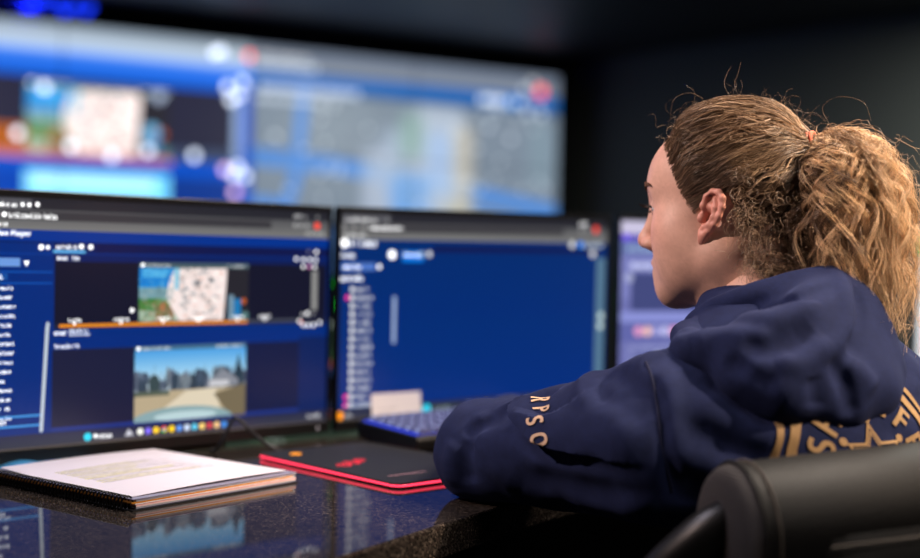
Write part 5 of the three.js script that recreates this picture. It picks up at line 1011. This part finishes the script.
// prints: patches that follow the cloth
function patch(nu, nv, point, tex, name, label) {
  const g = new THREE.PlaneGeometry(1, 1, nu, nv), p = g.attributes.position;
  for (let i = 0; i < p.count; i++) p.setXYZ(i, ...point(p.getX(i) + 0.5, p.getY(i) + 0.5));
  g.computeVertexNormals();
  return part(name, g, std(0xffffff, 0.75, { map: tex, alphaTest: 0.5, side: THREE.DoubleSide, polygonOffset: true, polygonOffsetFactor: -2 }), hoodie, label);
}
const gold = '#9c7d55';
{
  // sleeve: read downwards round the arm
  const tex = canvasTexture(768, 192, (g) => { g.clearRect(0, 0, 768, 192); g.fillStyle = '#c9a98c'; g.font = 'bold 190px sans-serif'; g.textBaseline = 'middle'; ['R', 'P', 'S', 'O'].forEach((c, i) => { g.save(); g.translate(96 + i * 192, 100); g.textAlign = 'center'; g.fillText(c, 0, 0); g.restore(); }); });
  const c = spot(clothField, 536, 418), along = V(0.02, -0.075, 0.245).normalize(), axis = V(0.172, 0.882, 0.085), k = V(...c).sub(axis).dot(along), o = axis.clone().addScaledVector(along, k);
  const n = V(...c).sub(o); n.addScaledVector(along, -n.dot(along)).normalize(); const side = new THREE.Vector3().crossVectors(along, n), rad = 0.072, down = side.y < 0 ? 1 : -1;
  patch(56, 16, (u, v) => {
    const a = (((u - 0.59) * 0.064) / rad) * down, dir = n.clone().multiplyScalar(Math.cos(a)).addScaledVector(side, Math.sin(a)), q = o.clone().addScaledVector(along, -(v - 0.5) * 0.032 - (u - 0.62) * 0.034 + 0.0005);
    const hit = onCloth(q.clone().addScaledVector(dir, 0.16), dir.clone().negate()) ?? q;
    return hit.clone().addScaledVector(dir, 0.0007).toArray();
  }, tex, 'sleeve_lettering', 'tan letters down the sleeve');
  // back: rings, curved word and star
  const back = canvasTexture(1024, 1024, (g) => {
    g.clearRect(0, 0, 1024, 1024); g.strokeStyle = g.fillStyle = gold; g.translate(512, 540);
    g.lineWidth = 26; g.beginPath(); g.arc(0, 0, 470, 0, 7); g.stroke(); g.lineWidth = 40; g.beginPath(); g.arc(0, 0, 410, 0, 7); g.stroke();
    g.font = 'bold 165px sans-serif'; g.textAlign = 'center';
    'SHERIFF'.split('').forEach((c, i) => { g.save(); g.rotate((i - 3) * 0.43); g.fillText(c, 0, -236); g.restore(); });
    g.lineWidth = 14;
    const star = (r0, r1, w) => { g.lineWidth = w; g.beginPath(); for (let i = 0; i < 12; i++) { const a = (i * Math.PI) / 6 - Math.PI / 2, r = i % 2 ? r1 : r0; g.lineTo(Math.cos(a) * r, Math.sin(a) * r); } g.closePath(); g.stroke(); };
    star(176, 98, 13); star(140, 78, 8); g.beginPath(); g.arc(0, 0, 62, 0, 7); g.stroke(); for (let i = 0; i < 6; i++) { const a = (i * Math.PI) / 3 - Math.PI / 2; g.beginPath(); g.arc(Math.cos(a) * 205, Math.sin(a) * 205, 20, 0, 7); g.fill(); }
  });
  const b = spot(clothBase, 877, 456);
  patch(80, 80, (u, v) => { const x = b[0] - (u - 0.5) * 0.22, y = b[1] + (v - 0.5) * 0.21; const hit = onCloth(V(x, y, -0.4), V(0, 0, 1)) ?? V(x, y, 0); return [x, y, hit.z - 0.0009]; }, back, 'back_print', 'gold ring, star and word printed on the back');
}
// trousers and shoes under the desk
{
  const legs = (x, y, z) => { const X = Math.abs(x); let d = capsule(X, y, z, [0.095, 0.5, -0.01], [0.11, 0.5, 0.4], 0.1, 0.073); d = smin(d, capsule(X, y, z, [0.11, 0.5, 0.4], [0.12, 0.12, 0.365], 0.07, 0.052), 0.02); d = smin(d, ellipsoid(x, y, z, [0, 0.51, -0.03], [0.19, 0.1, 0.14]), 0.05); return smax(d, 0.09 - y, 0.004); };
  part('trousers', nets(legs, [-0.24, 0.07, -0.22], [0.24, 0.64, 0.5], 0.011, 0.006, () => [0.012, 0.012, 0.014]), clothM, person);
  for (const s of [1, -1]) {
    const shoe = (x, y, z) => { let d = capsule(x, y, z, [s * 0.12, 0.055, 0.335], [s * 0.128, 0.042, 0.52], 0.047, 0.04); d = smin(d, capsule(x, y, z, [s * 0.12, 0.05, 0.35], [s * 0.12, 0.12, 0.36], 0.045, 0.046), 0.02); return smax(smax(d, 0.004 - y, 0.004), y - 0.125, 0.004); };
    part('shoe', nets(shoe, [s * 0.125 - 0.07, -0.002, 0.26], [s * 0.125 + 0.07, 0.14, 0.58], 0.006, 0.003, (x, y) => (y < 0.022 ? [0.5, 0.5, 0.5] : [0.02, 0.02, 0.022])), skinMat2(), person);
  }
}
function skinMat2() { return std(0xffffff, 0.6, { vertexColors: true }); }
// ------------------------------------------------------------------ the black office chair she sits on
{
  const ch = thing('office_chair', 'black leather office chair with stitched side bolsters, behind the person', 'chair', [0.41, 0, -1.452], R(-134));
  const leatherBump = canvasTexture(512, 512, (g) => { const r = rng(17); g.fillStyle = '#808080'; g.fillRect(0, 0, 512, 512); for (let i = 0; i < 9000; i++) { const v = 90 + r() * 90; g.fillStyle = `rgb(${v},${v},${v})`; g.beginPath(); g.ellipse(r() * 512, r() * 512, 2 + r() * 4, 1.5 + r() * 3, r() * 3, 0, 7); g.fill(); } }, false);
  leatherBump.wrapS = leatherBump.wrapT = THREE.RepeatWrapping; leatherBump.repeat.set(7, 7);
  const ribBump = canvasTexture(256, 256, (g) => { g.fillStyle = '#404040'; g.fillRect(0, 0, 256, 256); for (let y = 0; y < 256; y += 16) for (let x = 0; x < 256; x += 16) { const q = g.createRadialGradient(x + 8, y + 8, 1, x + 8, y + 8, 9); q.addColorStop(0, '#ffffff'); q.addColorStop(1, '#303030'); g.fillStyle = q; g.fillRect(x, y, 16, 16); } }, false);
  ribBump.wrapS = ribBump.wrapT = THREE.RepeatWrapping; ribBump.repeat.set(22, 22);
  const leather = phy({ color: 0x080707, roughness: 0.58, bumpMap: leatherBump, bumpScale: 0.0006, specularIntensity: 0.5 }), mesh = phy({ color: 0x332f30, roughness: 0.62, bumpMap: ribBump, bumpScale: 0.0016 }), thread = std(0x4c453f, 0.8), frame = std(0x0b0b0c, 0.4);
  // plan line of the backrest: u from -1 (her right) to 1 (her left)
  const half = 0.285, plan = (u) => ({ x: u * half + 0.015, z: -0.175 + 0.1 * u * u });
  const T = 0.142, y0 = 0.4, y1 = 0.858;
  const profile = [];                                              // closed loop in thickness (t, 0 = front) and height
  const rTop = 0.068;
  for (let i = 0; i <= 14; i++) { const a = Math.PI * (i / 14); profile.push([T / 2 - Math.cos(a) * (T / 2), y1 - rTop + Math.sin(a) * rTop]); }
  for (let i = 1; i < 12; i++) profile.push([T, mix(y1 - rTop, y0 + 0.03, i / 12)]);
  for (let i = 0; i <= 8; i++) { const a = Math.PI * (i / 8); profile.push([T / 2 + Math.cos(a) * (T / 2), y0 + 0.03 - Math.sin(a) * 0.03]); }
  for (let i = 1; i < 12; i++) profile.push([0, mix(y0 + 0.03, y1 - rTop, i / 12)]);
  const M = profile.length, frameAt = (u) => { const p = plan(u), q = plan(u + 0.001), tx = q.x - p.x, tz = q.z - p.z, l = len(tx, tz); return { x: p.x, z: p.z, bx: tz / l, bz: -tx / l, tx: tx / l, tz: tz / l }; };  // b points backwards
  const topDrop = (u) => -0.012 * Math.abs(u) ** 3;
  const place = (u, t, y, out = 0) => { const f = frameAt(u); return [f.x + f.bx * (t - T / 2) + f.tx * out, y + topDrop(u) * sstep(y0, y1, y), f.z + f.bz * (t - T / 2) + f.tz * out]; };
  const loft = (u0, u1, n, inset = 0) => {
    const pos = [], uv = [], idx = [];
    for (let i = 0; i <= n; i++) { const u = mix(u0, u1, i / n); let arc = 0; for (let j = 0; j <= M; j++) { const [t, y] = profile[j % M], tt = mix(t, T / 2, inset), yy = mix(y, (y0 + y1) / 2, inset * 0.18); if (j) arc += len(profile[j % M][0] - profile[j - 1][0], profile[j % M][1] - profile[j - 1][1]); pos.push(...place(u, tt, yy)); uv.push(u * half, arc); } }
    for (let i = 0; i < n; i++) for (let j = 0; j < M; j++) { const a = i * (M + 1) + j, b = a + 1, c = a + M + 1, d = c + 1; idx.push(a, b, c, b, d, c); }
    const g = new THREE.BufferGeometry(); g.setAttribute('position', new THREE.Float32BufferAttribute(pos, 3)); g.setAttribute('uv', new THREE.Float32BufferAttribute(uv, 2)); g.setIndex(idx); g.computeVertexNormals(); return g;
  };
  const br = part('backrest', loft(-0.99, 0.99, 40), leather, ch);
  const endCap = (s) => {
    const pos = [], uv = [], idx = [], rings = [[0, 0], [0.03, 0.006], [0.09, 0.0115], [0.2, 0.0155], [0.42, 0.0185], [0.7, 0.02], [1, 0.0205]];
    for (const [ins, out] of rings) for (let j = 0; j <= M; j++) { const [t, y] = profile[j % M], tt = mix(t, T / 2, ins), cy = clamp(y, y0 + T / 2, y1 - T / 2), yy = mix(y, cy, ins); const p = place(s * 0.99, tt, yy, s * out); pos.push(...p); uv.push(tt, yy); }
    for (let i = 0; i + 1 < rings.length; i++) for (let j = 0; j < M; j++) { const a = i * (M + 1) + j, b = a + 1, c = a + M + 1, d = c + 1; if (s > 0) idx.push(a, b, c, b, d, c); else idx.push(a, c, b, b, c, d); }
    const g = new THREE.BufferGeometry(); g.setAttribute('position', new THREE.Float32BufferAttribute(pos, 3)); g.setAttribute('uv', new THREE.Float32BufferAttribute(uv, 2)); g.setIndex(idx); g.computeVertexNormals(); return g;
  };
  for (const s of [1, -1]) {
    part('side_bolster', endCap(s), mesh, ch, 'finely dimpled grey-black side panel');
    const ring = (u, d, r, y = 0) => new THREE.TubeGeometry(new THREE.CatmullRomCurve3(profile.map(([t, yy]) => { const c = [T / 2, (clamp(yy, y0 + T / 2, y1 - T / 2))]; const n = [t - c[0], yy - c[1]], l = len(...n) || 1; return V(...place(u, t + (n[0] / l) * d, yy + (n[1] / l) * d)); }), true), 220, r, 6, true);
    part('piping', ring(s * 0.99, 0.0008, 0.0022), leather, ch);
    const st = [];
    const path = new THREE.CatmullRomCurve3(profile.map(([t, yy]) => { const c = [T / 2, clamp(yy, y0 + T / 2, y1 - T / 2)], n = [t - c[0], yy - c[1]], l = len(...n) || 1; return V(...place(s * 0.955, t + (n[0] / l) * 0.0006, yy + (n[1] / l) * 0.0006)); }), true);
    const L = path.getLength(), k = Math.floor(L / 0.0062);
    const unit = new THREE.CapsuleGeometry(0.0015, 0.0034, 3, 6);
    for (let i = 0; i < k; i++) { const p = path.getPointAt(i / k), t = path.getTangentAt(i / k), q = new THREE.Quaternion().setFromUnitVectors(V(0, 1, 0), t); st.push(unit.clone().applyQuaternion(q).translate(p.x, p.y, p.z)); }
    const sm = part('stitching', merge(st), thread, ch); sm.userData.kind = 'stuff';
  }
  // lower back shell with its stitched upper edge
  const shellGeo = (() => { const pos = [], uv = [], idx = [], n = 40, m = 14; for (let i = 0; i <= n; i++) { const u = mix(-0.86, 0.86, i / n); for (let j = 0; j <= m; j++) { const v = j / m, edge = Math.min(1, Math.min(v, 1 - v) * 14, Math.min(i, n - i) / 2.2), y = mix(y0 + 0.02, 0.8, v); pos.push(...place(u, T + 0.012 * Math.sqrt(edge) - 0.002, y)); uv.push(u * half, y); } } for (let i = 0; i < n; i++) for (let j = 0; j < m; j++) { const a = i * (m + 1) + j, b = a + 1, c = a + m + 1, d = c + 1; idx.push(a, c, b, b, c, d); } const g = new THREE.BufferGeometry(); g.setAttribute('position', new THREE.Float32BufferAttribute(pos, 3)); g.setAttribute('uv', new THREE.Float32BufferAttribute(uv, 2)); g.setIndex(idx); g.computeVertexNormals(); return g; })();
  const sh = part('back_shell', shellGeo, phy({ color: 0x0a0a0a, roughness: 0.55, bumpMap: leatherBump, bumpScale: 0.0005 }), ch);
  const seamPts = []; for (let i = 0; i <= 30; i++) seamPts.push(V(...place(mix(-0.84, 0.84, i / 30), T + 0.0105, 0.791)));
  part('seam', new THREE.TubeGeometry(new THREE.CatmullRomCurve3(seamPts), 80, 0.0012, 6), thread, sh);
  // seat, arms, column, five legs with casters
  const seat = (x, y, z) => { let d = ellipsoid(x, y, z, [0.015, 0.36, 0.1], [0.28, 0.065, 0.28]); return smax(d, 0.32 - y, 0.02); };
  part('seat', nets(seat, [-0.3, 0.29, -0.22], [0.33, 0.45, 0.42], 0.012, 0.006), leather, ch);
  for (const s of [1, -1]) {
    const x = s * 0.315 + 0.015;
    const c = new THREE.CatmullRomCurve3([V(s * 0.26 + 0.015, 0.8, -0.1), V(x - s * 0.02, 0.79, -0.075), V(x, 0.755, -0.04), V(x + s * 0.01, 0.69, 0.02), V(x + s * 0.005, 0.655, 0.1), V(x, 0.645, 0.2), V(x, 0.6, 0.245), V(x - s * 0.01, 0.45, 0.22), V(x - s * 0.06, 0.36, 0.14)]);
    const g = new THREE.TubeGeometry(c, 70, 0.024, 16);
    const a = part('armrest', g, phy({ color: 0x101011, roughness: 0.38 }), ch);
    part('arm_pad', box(0.052, 0.026, 0.2, x, 0.672, 0.13, 0.012), leather, a);
  }
  part('gas_column', new THREE.CylinderGeometry(0.028, 0.032, 0.24, 24).translate(0.015, 0.2, 0.08), frame, ch);
  for (let i = 0; i < 5; i++) {
    const a = (i / 5) * 2 * Math.PI + 0.3, dx = Math.cos(a), dz = Math.sin(a);
    const leg = part('base_leg', new THREE.CylinderGeometry(0.016, 0.026, 0.29, 10).rotateZ(Math.PI / 2 - 0.12).translate(-0.15, 0.095, 0).rotateY(Math.PI - a).translate(0.015, 0, 0.08), frame, ch);
    part('caster', new THREE.CylinderGeometry(0.028, 0.028, 0.04, 20).rotateX(Math.PI / 2).rotateY(-a).translate(0.015 + dx * 0.29, 0.0285, 0.08 + dz * 0.29), frame, leg);
  }
}
for (const l of screenLights) scene.add(l);
scene.traverse((o) => { if (o.userData?.__n) delete o.userData.__n; });
renderer.render(scene, camera);
